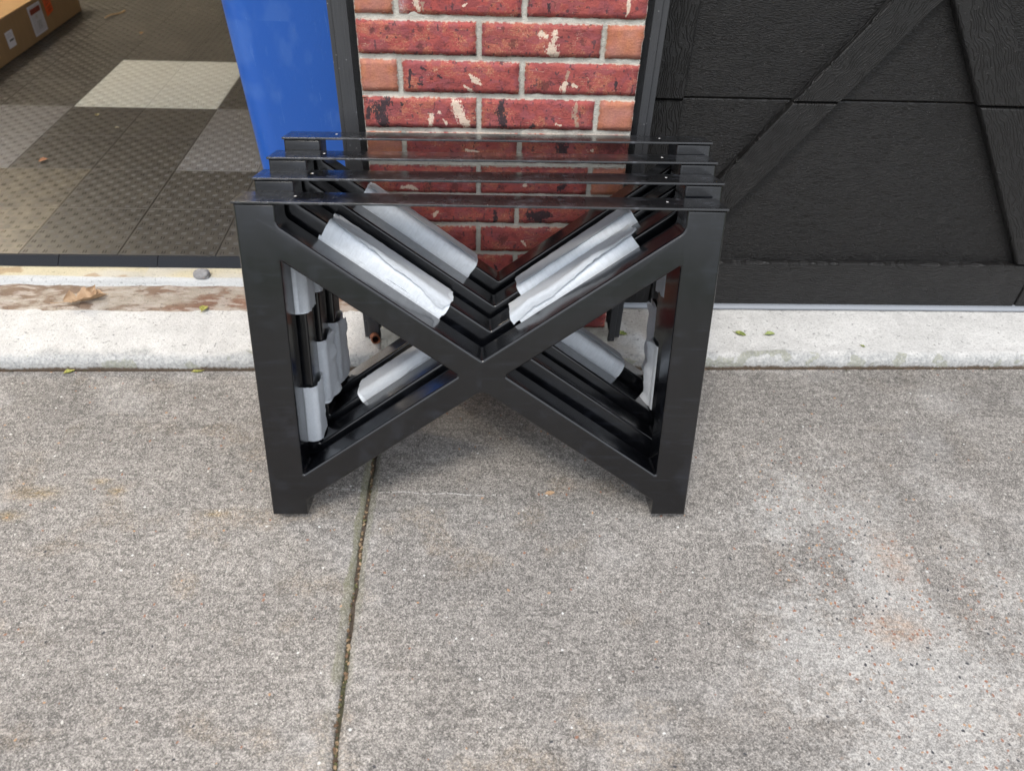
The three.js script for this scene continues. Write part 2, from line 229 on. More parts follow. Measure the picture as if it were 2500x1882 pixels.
// ---------------------------------------------------------------- brick pier between the two bays
const J = (k) => 0.625 + (4 - k) * 0.0762, PW = 0.5795;
const courses = [];
for (let c = -16; c <= 10; c++) {
  const y1 = J(c) - 0.0052, y0 = J(c + 1) + 0.0052, cut = c % 2 ? [0, 0.245, 0.499, PW] : [0, 0.0812, 0.335, PW];
  for (let k = 0; k < 3; k++) courses.push({ c, k, x0: cut[k] + (k ? 0.0052 : 0), x1: cut[k + 1] - (k < 2 ? 0.0052 : 0), y0, y1, header: (c % 2 ? k === 2 : k === 0) });
}
const strokes = [
  ['w', [0.3717, 0.8282, 0.0083], [0.3798, 0.8253, 0.0064]],
  ['w', [0.3985, 0.8318, 0.0064], [0.3964, 0.8166, 0.0083], [0.3942, 0.7997, 0.0155], [0.3996, 0.7921, 0.0129]],
  ['w', [0.2253, 0.7458, 0.0033], [0.2351, 0.7363, 0.0072], [0.2456, 0.7284, 0.0053]],
  ['w', [0.2136, 0.7229, 0.0026], [0.2218, 0.7165, 0.0046], [0.2301, 0.7101, 0.0046]],
  ['w', [0.427, 0.7306, 0.006], [0.4246, 0.7174, 0.0087]],
  ['g', [0.4318, 0.7533, 0.0046], [0.4279, 0.7403, 0.004]],
  ['w', [0.4439, 0.7276, 0.004], [0.4525, 0.7245, 0.004]],
  ['k', [0.05, 0.6882, 0.0116], [0.0367, 0.6661, 0.0201], [0.0398, 0.6421, 0.0152]],
  ['k', [0.0109, 0.6689, 0.006], [0.0087, 0.6519, 0.0067]],
  ['k', [0.0811, 0.6805, 0.0047]],
  ['w', [0.1419, 0.6545, 0.0081], [0.1412, 0.6371, 0.0054]],
  ['w', [0.1608, 0.6658, 0.0051]],
  ['w', [0.1688, 0.6498, 0.0027], [0.1753, 0.6395, 0.0041]],
  ['w', [0.1965, 0.6844, 0.0121], [0.2029, 0.6625, 0.0149], [0.2196, 0.6369, 0.0102]],
  ['k', [0.2961, 0.6864, 0.0087], [0.2908, 0.6642, 0.0122], [0.2982, 0.6384, 0.0089]],
  ['k', [0.3617, 0.6378, 0.0062]],
  ['g', [0.4522, 0.6878, 0.0047], [0.4509, 0.6639, 0.0061], [0.4598, 0.6397, 0.0048]],
  ['w', [0.4129, 0.6441, 0.0034], [0.4235, 0.6408, 0.0028]],
  ['w', [0.1212, 0.881, 0.008], [0.1252, 0.8682, 0.005]],
  ['g', [0.1334, 0.8799, 0.0043], [0.1343, 0.8655, 0.0025]],
  ['w', [0.2136, 0.8774, 0.0031], [0.2213, 0.8819, 0.0031]],
  ['k', [0.3825, 0.8843, 0.0044], [0.3833, 0.8713, 0.0056]],
  ['w', [0.5408, 0.8937, 0.005], [0.5409, 0.8808, 0.0044], [0.5381, 0.8661, 0.0038]],
  ['s', [0.1251, 0.7999, 0.0076]],
  ['s', [0.1282, 0.8331, 0.0075]],
  ['s', [0.0625, 0.8346, 0.0056]],
  ['s', [0.2926, 0.8369, 0.0057]],
  ['s', [0.315, 0.8102, 0.0109]],
  ['s', [0.4559, 0.8149, 0.0077]],
  ['s', [0.0307, 0.828, 0.0056]],
  ['k', [0.1263, 0.7564, 0.0029], [0.1342, 0.7534, 0.0026]],
  ['k', [0.1598, 0.7412, 0.0029], [0.1678, 0.7365, 0.0029]],
  ['k', [0.1182, 0.7242, 0.0026], [0.1264, 0.7227, 0.0026]],
  ['k', [0.1034, 0.7528, 0.0032], [0.0999, 0.7189, 0.0039]],
  ['k', [0.5333, 0.7344, 0.004], [0.535, 0.7196, 0.004]],
  ['s', [0.3874, 0.7265, 0.0133]],
  ['s', [0.479, 0.7267, 0.0073]],
  ['s', [0.1465, 0.7345, 0.0052]],
  ['k', [0.4304, 0.5945, 0.0147], [0.4312, 0.5835, 0.0127]],
  ['s', [0.5253, 0.5944, 0.0211], [0.5499, 0.5948, 0.0176]],
  ['w', [0.4979, 0.5866, 0.0056]],
  ['w', [0.2174, 0.5815, 0.0035], [0.2454, 0.5784, 0.0028]],
  ['w', [0.0692, 0.4885, 0.005], [0.0872, 0.4908, 0.0079], [0.1014, 0.4871, 0.005]],
  ['s', [0.1302, 0.4895, 0.0144]],
  ['s', [0.1915, 0.4944, 0.0122]],
  ['k', [0.4323, 0.4945, 0.0095], [0.4412, 0.4966, 0.0073]],
  ['w', [0.3521, 0.499, 0.0051]],
  ['s', [0.2998, 0.4923, 0.0094]],
  ['k', [0.2822, 0.4332, 0.0033], [0.2857, 0.4151, 0.0059], [0.281, 0.4022, 0.0033]],
  ['k', [0.3661, 0.42, 0.0132], [0.3923, 0.4222, 0.0181], [0.4086, 0.4243, 0.0115]],
  ['s', [0.3052, 0.3558, 0.0151]],
  ['w', [0.3523, 0.3527, 0.0054], [0.3596, 0.3413, 0.0041]],
  ['k', [0.2863, 0.2834, 0.0041], [0.2899, 0.2734, 0.0034]],
  ['w', [0.1411, 0.4207, 0.0067], [0.1505, 0.431, 0.0036]],
  ['s', [0.1727, 0.3413, 0.0106]]
];
const BT = { x0: -0.01, y0: 0.0916, sx: 0.6, sy: 16 * 0.0762 * 0.75 };            // the drawn part of the pier: 12 courses
const brickMap = (() => {
  const w = 1200, h = Math.round(w * BT.sy / BT.sx);
  const inBrick = (x, y) => { for (const b of courses) if (b.c >= -1 && y >= b.y0 - 0.006 && y <= b.y1 + 0.006 && x >= b.x0 - 0.006 && x <= b.x1 + 0.006) return b; return null; };
  const t = tex(w, h, (i, j, o) => {
    const x = BT.x0 + (i + 0.5) / w * BT.sx, y = BT.y0 + (j + 0.5) / h * BT.sy, b = inBrick(x, y), X = x * 1000, Y = y * 1000;
    if (!b) { o[0] = 0.3; o[1] = 0.06; o[2] = 0.045; return; }
    const id = b.c * 7 + b.k + 50, tone = hash(id, 1, 501), wx = X + 8 * fbm(X / 14, Y / 14, id, 2), m = fbm(wx / 34, Y / 26, id + 3, 3), f = fbm(X / 7, Y / 7, id + 5, 3), g = hash(i, j, 507);
    let r, gg, bb;
    if (b.header) { const k = fbm(X / 9, Y / 30, id, 3), q = vn(X / 22, Y / 16, id + 2); r = lerp(0.42, 0.5, k); gg = lerp(0.14, 0.22, k * 0.6 + q * 0.4); bb = lerp(0.085, 0.15, q); }
    else {
      const red = [0.35 + 0.07 * tone, 0.082, 0.071], org = [0.42, 0.12, 0.082], dk = [0.29, 0.062, 0.06];
      const ko = sst(m + 0.25 * (f - 0.5), 0.52, 0.66) * (0.4 + 0.6 * sst(f, 0.35, 0.65)), kd = sst(1 - m + 0.2 * (f - 0.5), 0.6, 0.74);
      r = lerp(lerp(red[0], dk[0], kd), org[0], ko); gg = lerp(lerp(red[1], dk[1], kd), org[1], ko); bb = lerp(lerp(red[2], dk[2], kd), org[2], ko);
      const gold = sst(fbm(X / 1.6, Y / 1.6, id + 9, 2), 0.6, 0.74) * sst(m, 0.42, 0.6); r = lerp(r, 0.6, gold * 0.6); gg = lerp(gg, 0.3, gold * 0.6); bb = lerp(bb, 0.17, gold * 0.6); const pur = sst(fbm(X / 18, Y / 12, id + 15, 3), 0.52, 0.66) * 0.7; r = lerp(r, 0.31, pur); gg = lerp(gg, 0.08, pur); bb = lerp(bb, 0.088, pur);
    }
    if (!b.header) {
      const ve = Math.abs(fbm(X / 26 + 0.8 * fbm(X / 9, Y / 9, id, 2), Y / 15, id + 21, 3) - 0.5), vm = sst(fbm(X / 30, Y / 30, id + 23, 2), 0.5, 0.62); if (ve < 0.007) { const a = vm * 0.7; r = lerp(r, 0.62, a); gg = lerp(gg, 0.38, a); bb = lerp(bb, 0.27, a); } else if (ve < 0.02) { const a = (1 - vm) * 0.5; r *= 1 - a; gg *= 1 - a; bb *= 1 - a; }
      const sp = sst(fbm(X / 6, Y / 8, id + 25, 2), 0.74, 0.8) * 0.7; r = lerp(r, 0.05, sp); gg = lerp(gg, 0.035, sp); bb = lerp(bb, 0.045, sp);
    }
    const v = 0.8 + 0.24 * g + 0.22 * (vn(X / 2, Y / 2, 509) - 0.5); r *= v; gg *= v; bb *= v;
    // mortar smears near the arrises
    const ed = Math.min(x - b.x0, b.x1 - x, y - b.y0, b.y1 - y), em = sst(0.0022 - ed + (fbm(X / 5, Y / 5, 511, 3) - 0.55) * 0.006, 0, 0.0022); r = lerp(r, 0.5, em * 0.75); gg = lerp(gg, 0.47, em * 0.75); bb = lerp(bb, 0.4, em * 0.75);
    o[0] = r; o[1] = gg; o[2] = bb;
  });
  const d = t.image.data;
  for (const [kind, ...ch] of strokes) {
    const xs = ch.map((q) => q[0]), ys = ch.map((q) => q[1]), R = Math.max(...ch.map((q) => q[2])) * 1.8;
    const i0 = Math.max(0, Math.floor((Math.min(...xs) - R - BT.x0) / BT.sx * w)), i1 = Math.min(w - 1, Math.ceil((Math.max(...xs) + R - BT.x0) / BT.sx * w)), j0 = Math.max(0, Math.floor((Math.min(...ys) - R - BT.y0) / BT.sy * h)), j1 = Math.min(h - 1, Math.ceil((Math.max(...ys) + R - BT.y0) / BT.sy * h));
    const own = inBrick(ch[0][0], ch[0][1]); if (!own) continue;
    for (let j = j0; j <= j1; j++) for (let i = i0; i <= i1; i++) {
      const x = BT.x0 + (i + 0.5) / w * BT.sx, y = BT.y0 + (j + 0.5) / h * BT.sy; if (x < own.x0 || x > own.x1 || y < own.y0 || y > own.y1) continue;
      let m = 9; for (let k = 0; k < ch.length; k++) { const a = ch[k], b = ch[Math.min(k + 1, ch.length - 1)], l2 = (b[0] - a[0]) ** 2 + (b[1] - a[1]) ** 2, t = l2 ? clamp(((x - a[0]) * (b[0] - a[0]) + (y - a[1]) * (b[1] - a[1])) / l2, 0, 1) : 0; m = Math.min(m, Math.hypot(x - lerp(a[0], b[0], t), y - lerp(a[1], b[1], t)) / lerp(a[2], b[2], t)); }
      const n = fbm(x * 160, y * 130, 521, 3) - 0.5, n2 = fbm(x * 500, y * 260, 523, 2) - 0.5, k = sst(1 - m + n * 1.2 + n2 * 1.3, 0.02, 0.5), q = (j * w + i) * 4;
      const c = kind === 'w' ? [225, 212, 190] : kind === 'g' ? [168, 146, 126] : kind === 'k' ? [44, 38, 44] : [84, 46, 44], a = k * (kind === 's' ? 0.62 : 0.94) * (0.8 + 0.2 * hash(i, j, 525));
      for (let e = 0; e < 3; e++) d[q + e] = lerp(d[q + e], c[e] * (0.9 + 0.2 * hash(i, j, 527)), a);
    }
  }
  // chalky white dribble at the upper left
  for (let j = 0; j < h; j++) for (let i = 0; i < w; i++) { const x = BT.x0 + (i + 0.5) / w * BT.sx, y = BT.y0 + (j + 0.5) / h * BT.sy; if (y < 0.83 || x > 0.13 || x < 0.05) continue; const e = Math.exp(-(((x - 0.091) / 0.011) ** 2)) * sst(y, 0.835, 0.87) * (0.3 + vn(x * 600, y * 500, 531)); const q = (j * w + i) * 4, a = clamp(e * 0.6, 0, 0.8); d[q] = lerp(d[q], 205, a); d[q + 1] = lerp(d[q + 1], 208, a); d[q + 2] = lerp(d[q + 2], 215, a); }
  return t;
})();
const brickUV = (x, y) => [(x - BT.x0) / BT.sx, (y - BT.y0) / BT.sy];
{
  const P = thing('brick_pier', 'red flamed brick pier with pale mortar joints between the two garage bays', 'brick pier', [0, 0, 0]);
  const brickBump = grey(512, 512, (i, j) => 0.5 * fbm(i / 10, j / 7, 541, 3) + 0.3 * hash(i, j, 543) + 0.2 * vn(i / 2, j / 2, 545));
  const bm = mat({ map: brickMap, bumpMap: rep(brickBump, BT.sx / 0.25, BT.sy / 0.25), bumpScale: 0.0016, roughness: 0.82 });
  const mortarMap = tex(512, 512, (i, j, o) => { const v = (0.48 + 0.1 * fbm(i / 40, j / 40, 551, 3) + 0.14 * (hash(i, j, 553) - 0.5)) * (vn(i / 3, j / 3, 555) < 0.12 ? 0.7 : 1); o[0] = v; o[1] = v * 0.965; o[2] = v * 0.86; });
  const mm = mat({ map: rep(mortarMap, 2.6, 2.6), bumpMap: rep(brickBump, 5, 5), bumpScale: 0.003, roughness: 0.97 });
  // mortar bed: an uneven front with the sides and back of the core behind it
  const mg = grid(150, 560, (u, v) => { const x = lerp(-0.004, PW + 0.004, u), y = lerp(0.04, 2.2, v); return [x, y, -0.0026 + (fbm(x * 45, y * 45, 561, 3) - 0.5) * 0.0046 - (u === 0 || u === 1 ? 0.02 : 0)]; }, (u, v, q) => [q[0], q[1]]);
  part('mortar', mg, mm, P);
  part('core', box(-0.02, PW + 0.02, 0.02, 2.199, -0.24, -0.03), mm, P);
  for (const b of courses) {
    const nx = b.header ? 6 : 16, ny = 6, sd = b.c * 31 + b.k * 7 + 900, cx = (b.x0 + b.x1) / 2, cy = (b.y0 + b.y1) / 2, lift = 0.0008 + hash(sd, 3, 1) * 0.0022, tiltx = (hash(sd, 4, 1) - 0.5) * 0.004, cols = nx + 2, rows = ny + 2;
    const g = grid(cols, rows, (u, v) => {
      const i = Math.round(u * cols), j = Math.round(v * rows), edgeI = i === 0 || i === cols, edgeJ = j === 0 || j === rows, uu = clamp((i - 1) / nx, 0, 1), vv = clamp((j - 1) / ny, 0, 1);
      let x = lerp(b.x0, b.x1, uu), y = lerp(b.y0, b.y1, vv);
      const ring = (i <= 1 || i >= cols - 1 || j <= 1 || j >= rows - 1);
      if (ring) { x += (fbm(y * 90, x * 90, sd, 2) - 0.5) * 0.0035; y += (fbm(x * 70, y * 70, sd + 5, 2) - 0.5) * 0.0035; }
      const dk = b.header ? 1 : 1.5;
      let z = lift + tiltx * (uu - 0.5) + (fbm(x * 60, y * 70, sd + 9, 3) - 0.5) * 0.0042 * dk - (Math.abs(fbm(x * 40, y * 90, sd + 13, 2) - 0.5) < 0.035 && !b.header ? 0.0016 : 0);
      if (ring) z -= 0.0014; if (edgeI || edgeJ) z = -0.028;
      return [x - cx, y - cy, z + 0.001];
    }, (u, v, q) => brickUV(q[0] + cx, q[1] + cy));
    const m = part('brick', g, bm, P); m.position.set(cx, cy, 0);
  }
  // rough footing of smeared mortar under the lowest course
  const fg = new THREE.BoxGeometry(0.6, 0.075, 0.07, 70, 9, 9); fg.translate(PW / 2, 0.056, -0.022);
  displace(fg, (x, y, z) => { const n = fbm(x * 30 + y * 17, z * 30 + y * 25, 571, 4) - 0.5, m = fbm(x * 90, (y + z) * 80, 573, 2) - 0.5; return [x + m * 0.006, y + n * 0.02 * (y > 0.05 ? 1 : 0.2), z + (z > -0.02 ? n * 0.026 + m * 0.008 : 0)]; });
  planarUV(fg, (x, y, z) => [x, y + z]);
  part('footing', fg, mat({ map: rep(mortarMap, 2.6, 2.6), bumpMap: rep(brickBump, 6, 6), bumpScale: 0.004, roughness: 1 }), P);
}
// ---------------------------------------------------------------- painted door jambs either side of the pier
{
  const tb = grey(256, 1024, (i, j) => 0.5 + 0.5 * (fbm(i / 6, j / 120, 581, 3) - 0.5) + 0.25 * (vn(i / 3, j / 4, 583) > 0.86 ? 1 : 0) * vn(i / 40, j / 40, 585));
  const tc = tex(128, 512, (i, j, o) => { const v = 0.042 + 0.012 * fbm(i / 20, j / 60, 587, 3) + 0.006 * hash(i, j, 588); const sp = hash(i, j, 589) > 0.9985 ? 0.35 : 0; o[0] = v * 0.97 + sp; o[1] = v + sp; o[2] = v * 1.09 + sp; });
  const m = mat({ map: rep(tc, 4, 1.2), bumpMap: rep(tb, 8, 2), bumpScale: 0.0012, roughness: 0.42 });
  const jamb = (pts, y0, y1) => { const s = roundPoly(pts, 0.0022); const g = new THREE.ExtrudeGeometry(s, { depth: y1 - y0, bevelEnabled: false, curveSegments: 3 }); g.rotateX(-PI / 2); g.translate(0, y0, 0); const c = smoothN(g, 0.5); return planarUV(c, (x, y, z) => [x + z, y]); };
  const flip = (p) => p.map(([a, b]) => [a, -b]).reverse();      // shape y becomes -z
  const a = thing('door_jamb', 'dark painted wood door jamb beside the blue bin', 'door jamb', [0, 0, 0], 'door jambs of the brick pier');
  part('jamb_board', jamb(flip([[-0.048, -0.25], [-0.024, -0.25], [-0.024, -0.034], [-0.048, -0.034]]), 0.032, 2.2), m, a);
  part('casing', jamb(flip([[-0.05, -0.07], [0.004, -0.07], [0.004, -0.03], [-0.05, -0.03]]), 0.03, 2.2), m, a);
  part('stop_strip', jamb(flip([[-0.061, -0.075], [-0.0505, -0.075], [-0.0505, -0.038], [-0.061, -0.038]]), 0.03, 2.2), m, a);
  const b = thing('door_jamb', 'dark painted wood door jamb beside the closed black garage door', 'door jamb', [0, 0, 0], 'door jambs of the brick pier');
  part('jamb_board', jamb(flip([[0.6, -0.2035], [0.622, -0.2035], [0.622, -0.075], [0.6, -0.075]]), 0.032, 2.2), m, b);
  part('casing', jamb(flip([[0.5755, -0.07], [0.617, -0.07], [0.617, -0.03], [0.5755, -0.03]]), 0.028, 2.2), m, b);
  part('stop_strip', jamb(flip([[0.6175, -0.078], [0.631, -0.078], [0.631, -0.036], [0.6175, -0.036]]), 0.036, 2.2), m, b);
}
// ---------------------------------------------------------------- closed garage door with embossed grain
{
  const D = thing('garage_door', 'closed black sectional garage door with diagonal overlay boards', 'garage door', [0, 0, 0]);
  const panelBump = grey(1024, 1024, (i, j) => { const w = 14 * (vn(i / 70, j / 30, 601) - 0.5) + 5 * vn(i / 22, j / 9, 602); const a = vn(i / 26, (j + w) / 3.4, 603), b = vn(i / 11, (j + w) / 2.2, 605); return clamp(0.5 + 0.9 * (Math.abs(a - 0.5) < 0.11 ? 0.5 : -0.1) + 0.5 * (b - 0.5), 0, 1); });
  const boardBump = grey(1024, 256, (i, j) => {
    const u = i / 1024, w = 26 * fbm(u * 7, j / 90, 611, 3) + 10 * fbm(u * 22, j / 34, 613, 2); const p = (j + w * 2.2) / 10.6, k = p - Math.floor(p), lineW = 0.2 + 0.22 * vn(i / 40, j / 5, 615), gap = vn(i / 30 + 7, Math.floor(p) * 3.3, 617);
    return k < lineW && gap > 0.32 ? 0.95 : 0.35 + 0.3 * hash(i, j, 619);
  });
  const dustC = tex(512, 512, (i, j, o) => { const v = 0.006 + 0.004 * fbm(i / 60, j / 60, 621, 3) + (hash(i, j, 623) > 0.9993 ? 0.2 : 0); o[0] = v * 1.08; o[1] = v; o[2] = v * 0.98; });
  const pm = new THREE.MeshPhysicalMaterial({ specularIntensity: 0.7, map: rep(dustC, 1.6, 1.6), bumpMap: rep(panelBump, 1 / 0.42, 1 / 0.42), bumpScale: 0.0017, roughness: 0.4 });
  const om = new THREE.MeshPhysicalMaterial({ specularIntensity: 0.85, map: rep(dustC, 1.6, 1.6), bumpMap: rep(boardBump, 1 / 0.62, 1 / 0.155), bumpScale: 0.004, roughness: 0.42 });
  const Z = -0.185, T = 0.02, seams = [0.044, 0.632, 1.225, 1.815, 2.2], X0 = 0.602, X1 = 3.03;
  for (let k = 0; k < 4; k++) {
    const g = box(X0, X1, seams[k] + (k ? 0.0015 : 0), seams[k + 1] - 0.0015, Z - T - 0.045, Z - T, 0.004); planarUV(g, (x, y, z) => [x, y + z]); part('panel_section', g, pm, D);
  }
  const clipY = (poly, y, keepAbove) => { const out = []; for (let i = 0; i < poly.length; i++) { const a = poly[i], b = poly[(i + 1) % poly.length], ia = keepAbove ? a[1] >= y : a[1] <= y, ib = keepAbove ? b[1] >= y : b[1] <= y; if (ia) out.push(a); if (ia !== ib) { const t = (y - a[1]) / (b[1] - a[1]); out.push([lerp(a[0], b[0], t), y]); } } return out; };
  const clipX = (poly, x, right) => clipY(poly.map(([a, b]) => [b, a]), x, right).map(([a, b]) => [b, a]);
  const board = (name, poly, ang, z = Z) => {
    for (let k = 0; k < 4; k++) {
      let p = clipY(clipY(poly, seams[k] + (k ? 0.0008 : 0), true), seams[k + 1] - 0.0008, false); if (p.length < 3) continue;
      let area = 0; for (let i = 0; i < p.length; i++) { const a = p[i], b = p[(i + 1) % p.length]; area += a[0] * b[1] - a[1] * b[0]; } if (Math.abs(area) < 1e-4) continue;
      p = p.filter((q, i) => { const n = p[(i + 1) % p.length]; return Math.hypot(q[0] - n[0], q[1] - n[1]) > 1e-3; }); if (area < 0) p.reverse();
      const g = smoothN(new THREE.ExtrudeGeometry(roundPoly(p, 0), { depth: T - 0.012, bevelEnabled: true, bevelSize: 0.007, bevelThickness: 0.012, bevelOffset: -0.007, bevelSegments: 3, curveSegments: 1 }), 0.6);
      g.translate(0, 0, z - T + 0.0002); const c = Math.cos(ang), s = Math.sin(ang), of = hash(k, name.length, 77) * 3; planarUV(g, (x, y, zz) => [x * c + y * s + of, -x * s + y * c + zz * 0.7 + of]); part(name, g, om, D);
    }
  };
  const rect = (x0, x1, y0, y1) => [[x0, y0], [x1, y0], [x1, y1], [x0, y1]];
  board('bottom_rail', rect(0.736, 1.8185, 0.044, 0.187), 0); board('bottom_rail', rect(1.9005, 2.944, 0.044, 0.187), 0);
  board('stile', rect(0.655, 0.735, 0.044, 2.19), PI / 2); board('stile', rect(1.82, 1.899, 0.044, 2.19), PI / 2); board('stile', rect(2.945, 3.02, 0.044, 2.19), PI / 2);
  const sl = 1.43, wd = 0.115;
  for (const [a, b] of [[0.736, 1.8185], [1.9005, 2.944]]) {
    const mid = a + 0.556, yl = (x) => 0.4372 + (x - a - 0.1276) * sl;      // upper edge of the rising board
    let p = [[a - 0.3, yl(a - 0.3)], [a - 0.3 + wd, yl(a - 0.3)], [mid + 0.9 + wd, yl(mid + 0.9)], [mid + 0.9, yl(mid + 0.9)]];
    p = clipX(clipX(p, a + 0.0006, true), mid - 0.0006, false); p = clipY(p, 0.1885, true); board('diagonal_board', p, Math.atan(sl));
    const yr = (x) => 0.8665 - (x - a - 0.5595) * 1.452;                   // lower edge of the falling board
    let q = [[mid - 0.7, yr(mid - 0.7)], [mid + 1.2, yr(mid + 1.2)], [mid + 1.2 + 0.132, yr(mid + 1.2)], [mid - 0.7 + 0.132, yr(mid - 0.7)]];
    q = clipX(clipX(q, mid + 0.0006, true), b - 0.0006, false); q = clipY(clipY(q, 0.1885, true), 1.22, false); board('diagonal_board', q, -Math.atan(1.452), Z + 0.004);
  }
  const seal = part('weather_seal', (() => { const g = grid(240, 8, (u, v) => { const a = -0.6 + v * 3.2, x = lerp(0.64, 3.03, u); return [x, 0.039 + 0.0065 * Math.sin(a) + 0.0012 * (fbm(x * 20, 3, 631, 2) - 0.5), -0.181 + 0.009 * Math.cos(a) - 0.003]; }); return g; })(), mat({ color: lin(0.27, 0.29, 0.32), roughness: 0.5, side: THREE.DoubleSide }), D);
  part('seal_carrier', box(0.65, 3.02, 0.043, 0.05, -0.22, -0.186), mat({ color: lin(0.4, 0.42, 0.45), roughness: 0.4, metalness: 0.6 }), D);
}
// ---------------------------------------------------------------- interlocking tread tiles in the open bay
{
  const Tx = 0.2845, Tz = 0.2815, X0 = -0.817, Z0 = -0.36, TY = 0.083;
  const bars = [];
  const bar = (cx, cz, len, wid, along) => {
    const a = len / 2, b = wid / 2, a2 = a - 0.0022, b2 = b * 0.42, h = 0.0013, q = (x, y, z) => (along ? [cx + z, y, cz + x] : [cx + x, y, cz + z]);
    const B = [q(-a, 0, -b * 0.3), q(a, 0, -b * 0.3), q(a, 0, b * 0.3), q(-a, 0, b * 0.3), q(0, 0, -b), q(0, 0, b)], U = [q(-a2, h, 0), q(a2, h, 0), q(0, h, -b2), q(0, h, b2)];
    const F = [[B[0], U[0], U[2], B[4]], [B[4], U[2], U[1], B[1]], [B[2], U[1], U[3], B[5]], [B[5], U[3], U[0], B[3]], [U[0], U[3], U[1], U[2]], [B[3], U[0], B[0]], [B[1], U[1], B[2]]];
    for (const f of F) for (let k = 1; k < f.length - 1; k++) { const t = along ? [f[0], f[k + 1], f[k]] : [f[0], f[k], f[k + 1]]; bars.push(...t[0], ...t[1], ...t[2]); }
  };
  const n = 10, cw = (Tx - 0.001) / n, cd = (Tz - 0.001) / n;
  for (let i = 0; i < n; i++) for (let j = 0; j < n; j++) { const cx = -Tx / 2 + 0.0005 + (i + 0.5) * cw, cz = -Tz / 2 + 0.0005 + (j + 0.5) * cd, v = (i + j) % 2; for (const s of [-1, 1]) v ? bar(cx + s * 0.0038, cz, 0.0175, 0.0038, true) : bar(cx, cz + s * 0.0038, 0.0175, 0.0038, false); }
  let bg = new THREE.BufferGeometry(); bg.setAttribute('position', new THREE.Float32BufferAttribute(bars, 3)); bg.computeVertexNormals();
  // make every bar face upwards
  { const P = bg.attributes.position.array, N = bg.attributes.normal.array; for (let t = 0; t < P.length; t += 9) { if (N[t + 1] < 0) { for (let k = 0; k < 3; k++) { const s = P[t + 3 + k]; P[t + 3 + k] = P[t + 6 + k]; P[t + 6 + k] = s; } } } bg.computeVertexNormals(); }
  planarUV(bg, (x, y, z) => [x, z]);
  const slabG = new RoundedBoxGeometry(Tx - 0.0012, 0.018, Tz - 0.0012, 1, 0.0012); slabG.translate(0, -0.009, 0); planarUV(slabG, (x, y, z) => [x, z]);
  const tileG = mergeGeometries([bg, slabG]);
  const F = new THREE.Group(); F.name = 'tile_floor'; F.userData.kind = 'structure'; scene.add(F);
  const dust = (base, dusty, amt, seed) => mat({ map: rep(tex(256, 256, (i, j, o) => { const k = clamp(amt * (0.4 + 1.2 * (fbm(i / 28, j / 40, seed, 4) - 0.2)) + 0.1 * (hash(i, j, seed) - 0.5) + (vn(i / 60, j / 2.5, seed + 4) - 0.5) * 0.2 * amt, 0, 1); for (let e = 0; e < 3; e++) o[e] = lerp(base[e], dusty[e], k) * (0.92 + 0.16 * hash(i, j, seed + 1)); }), 3.5, 3.5), roughness: 0.36 });
  const blk = [0.016, 0.0158, 0.0155], du = [0.13, 0.12, 0.105], gold = [0.19, 0.163, 0.118];
  const M = { k: [dust(blk, du, 0.3, 701), dust(blk, du, 0.38, 711), dust(blk, du, 0.25, 721)], d: [dust(blk, gold, 0.42, 731), dust(blk, gold, 0.5, 741)], g: [dust([0.12, 0.12, 0.122], du, 0.3, 751), dust([0.13, 0.13, 0.136], du, 0.2, 761)], w: [dust([0.46, 0.48, 0.46], [0.36, 0.35, 0.31], 0.35, 771), dust([0.48, 0.5, 0.48], [0.36, 0.35, 0.31], 0.3, 781)] };
  const kind = (c, r) => { const B = (v) => Math.floor(v / 2), bc = B(c), br = B(r); if (br === 0) return c <= -2 ? 'd' : 'k'; if (br === 1) return bc === -2 || bc === 0 ? 'g' : (r === 2 && c <= -2 ? 'k' : 'k'); if (br === 2) return bc === -1 ? 'w' : 'k'; if (br === 3) return 'k'; return (bc + br) % 2 ? 'k' : 'k'; };
  for (let r = 0; r < 12; r++) for (let c = -6; c <= 1; c++) {
    const k = kind(c, r), list = M[k], m = part('tile', tileG, list[Math.floor(hash(c, r, 5) * list.length)], F);
    m.position.set(X0 + (c + 0.5) * Tx, TY + (hash(c, r, 9) - 0.5) * 0.0006, Z0 - (r + 0.5) * Tz);
  }
  const em = new THREE.MeshPhysicalMaterial({ color: lin(0.011, 0.014, 0.02), roughness: 0.7, specularIntensity: 0.45, bumpMap: rep(fineBump, 1, 1), bumpScale: 0.0006 });
  for (let c = -6; c <= 1; c++) {
    const s = new THREE.Shape([[0, 0.0605], [0.003, 0.0625], [0.024, 0.0795], [0.027, 0.0812], [0.034, 0.0815], [0.034, 0.0605]].map((p) => new THREE.Vector2(...p)));
    const g = new THREE.ExtrudeGeometry(s, { depth: Tx - 0.002, bevelEnabled: false }); g.rotateY(PI / 2); g.translate(0, 0, 0);
    const m = part('edge_strip', g, em, F); m.position.set(X0 + c * Tx + 0.001 + 0.12, 0.0015, Z0 + 0.0345);
  }
}
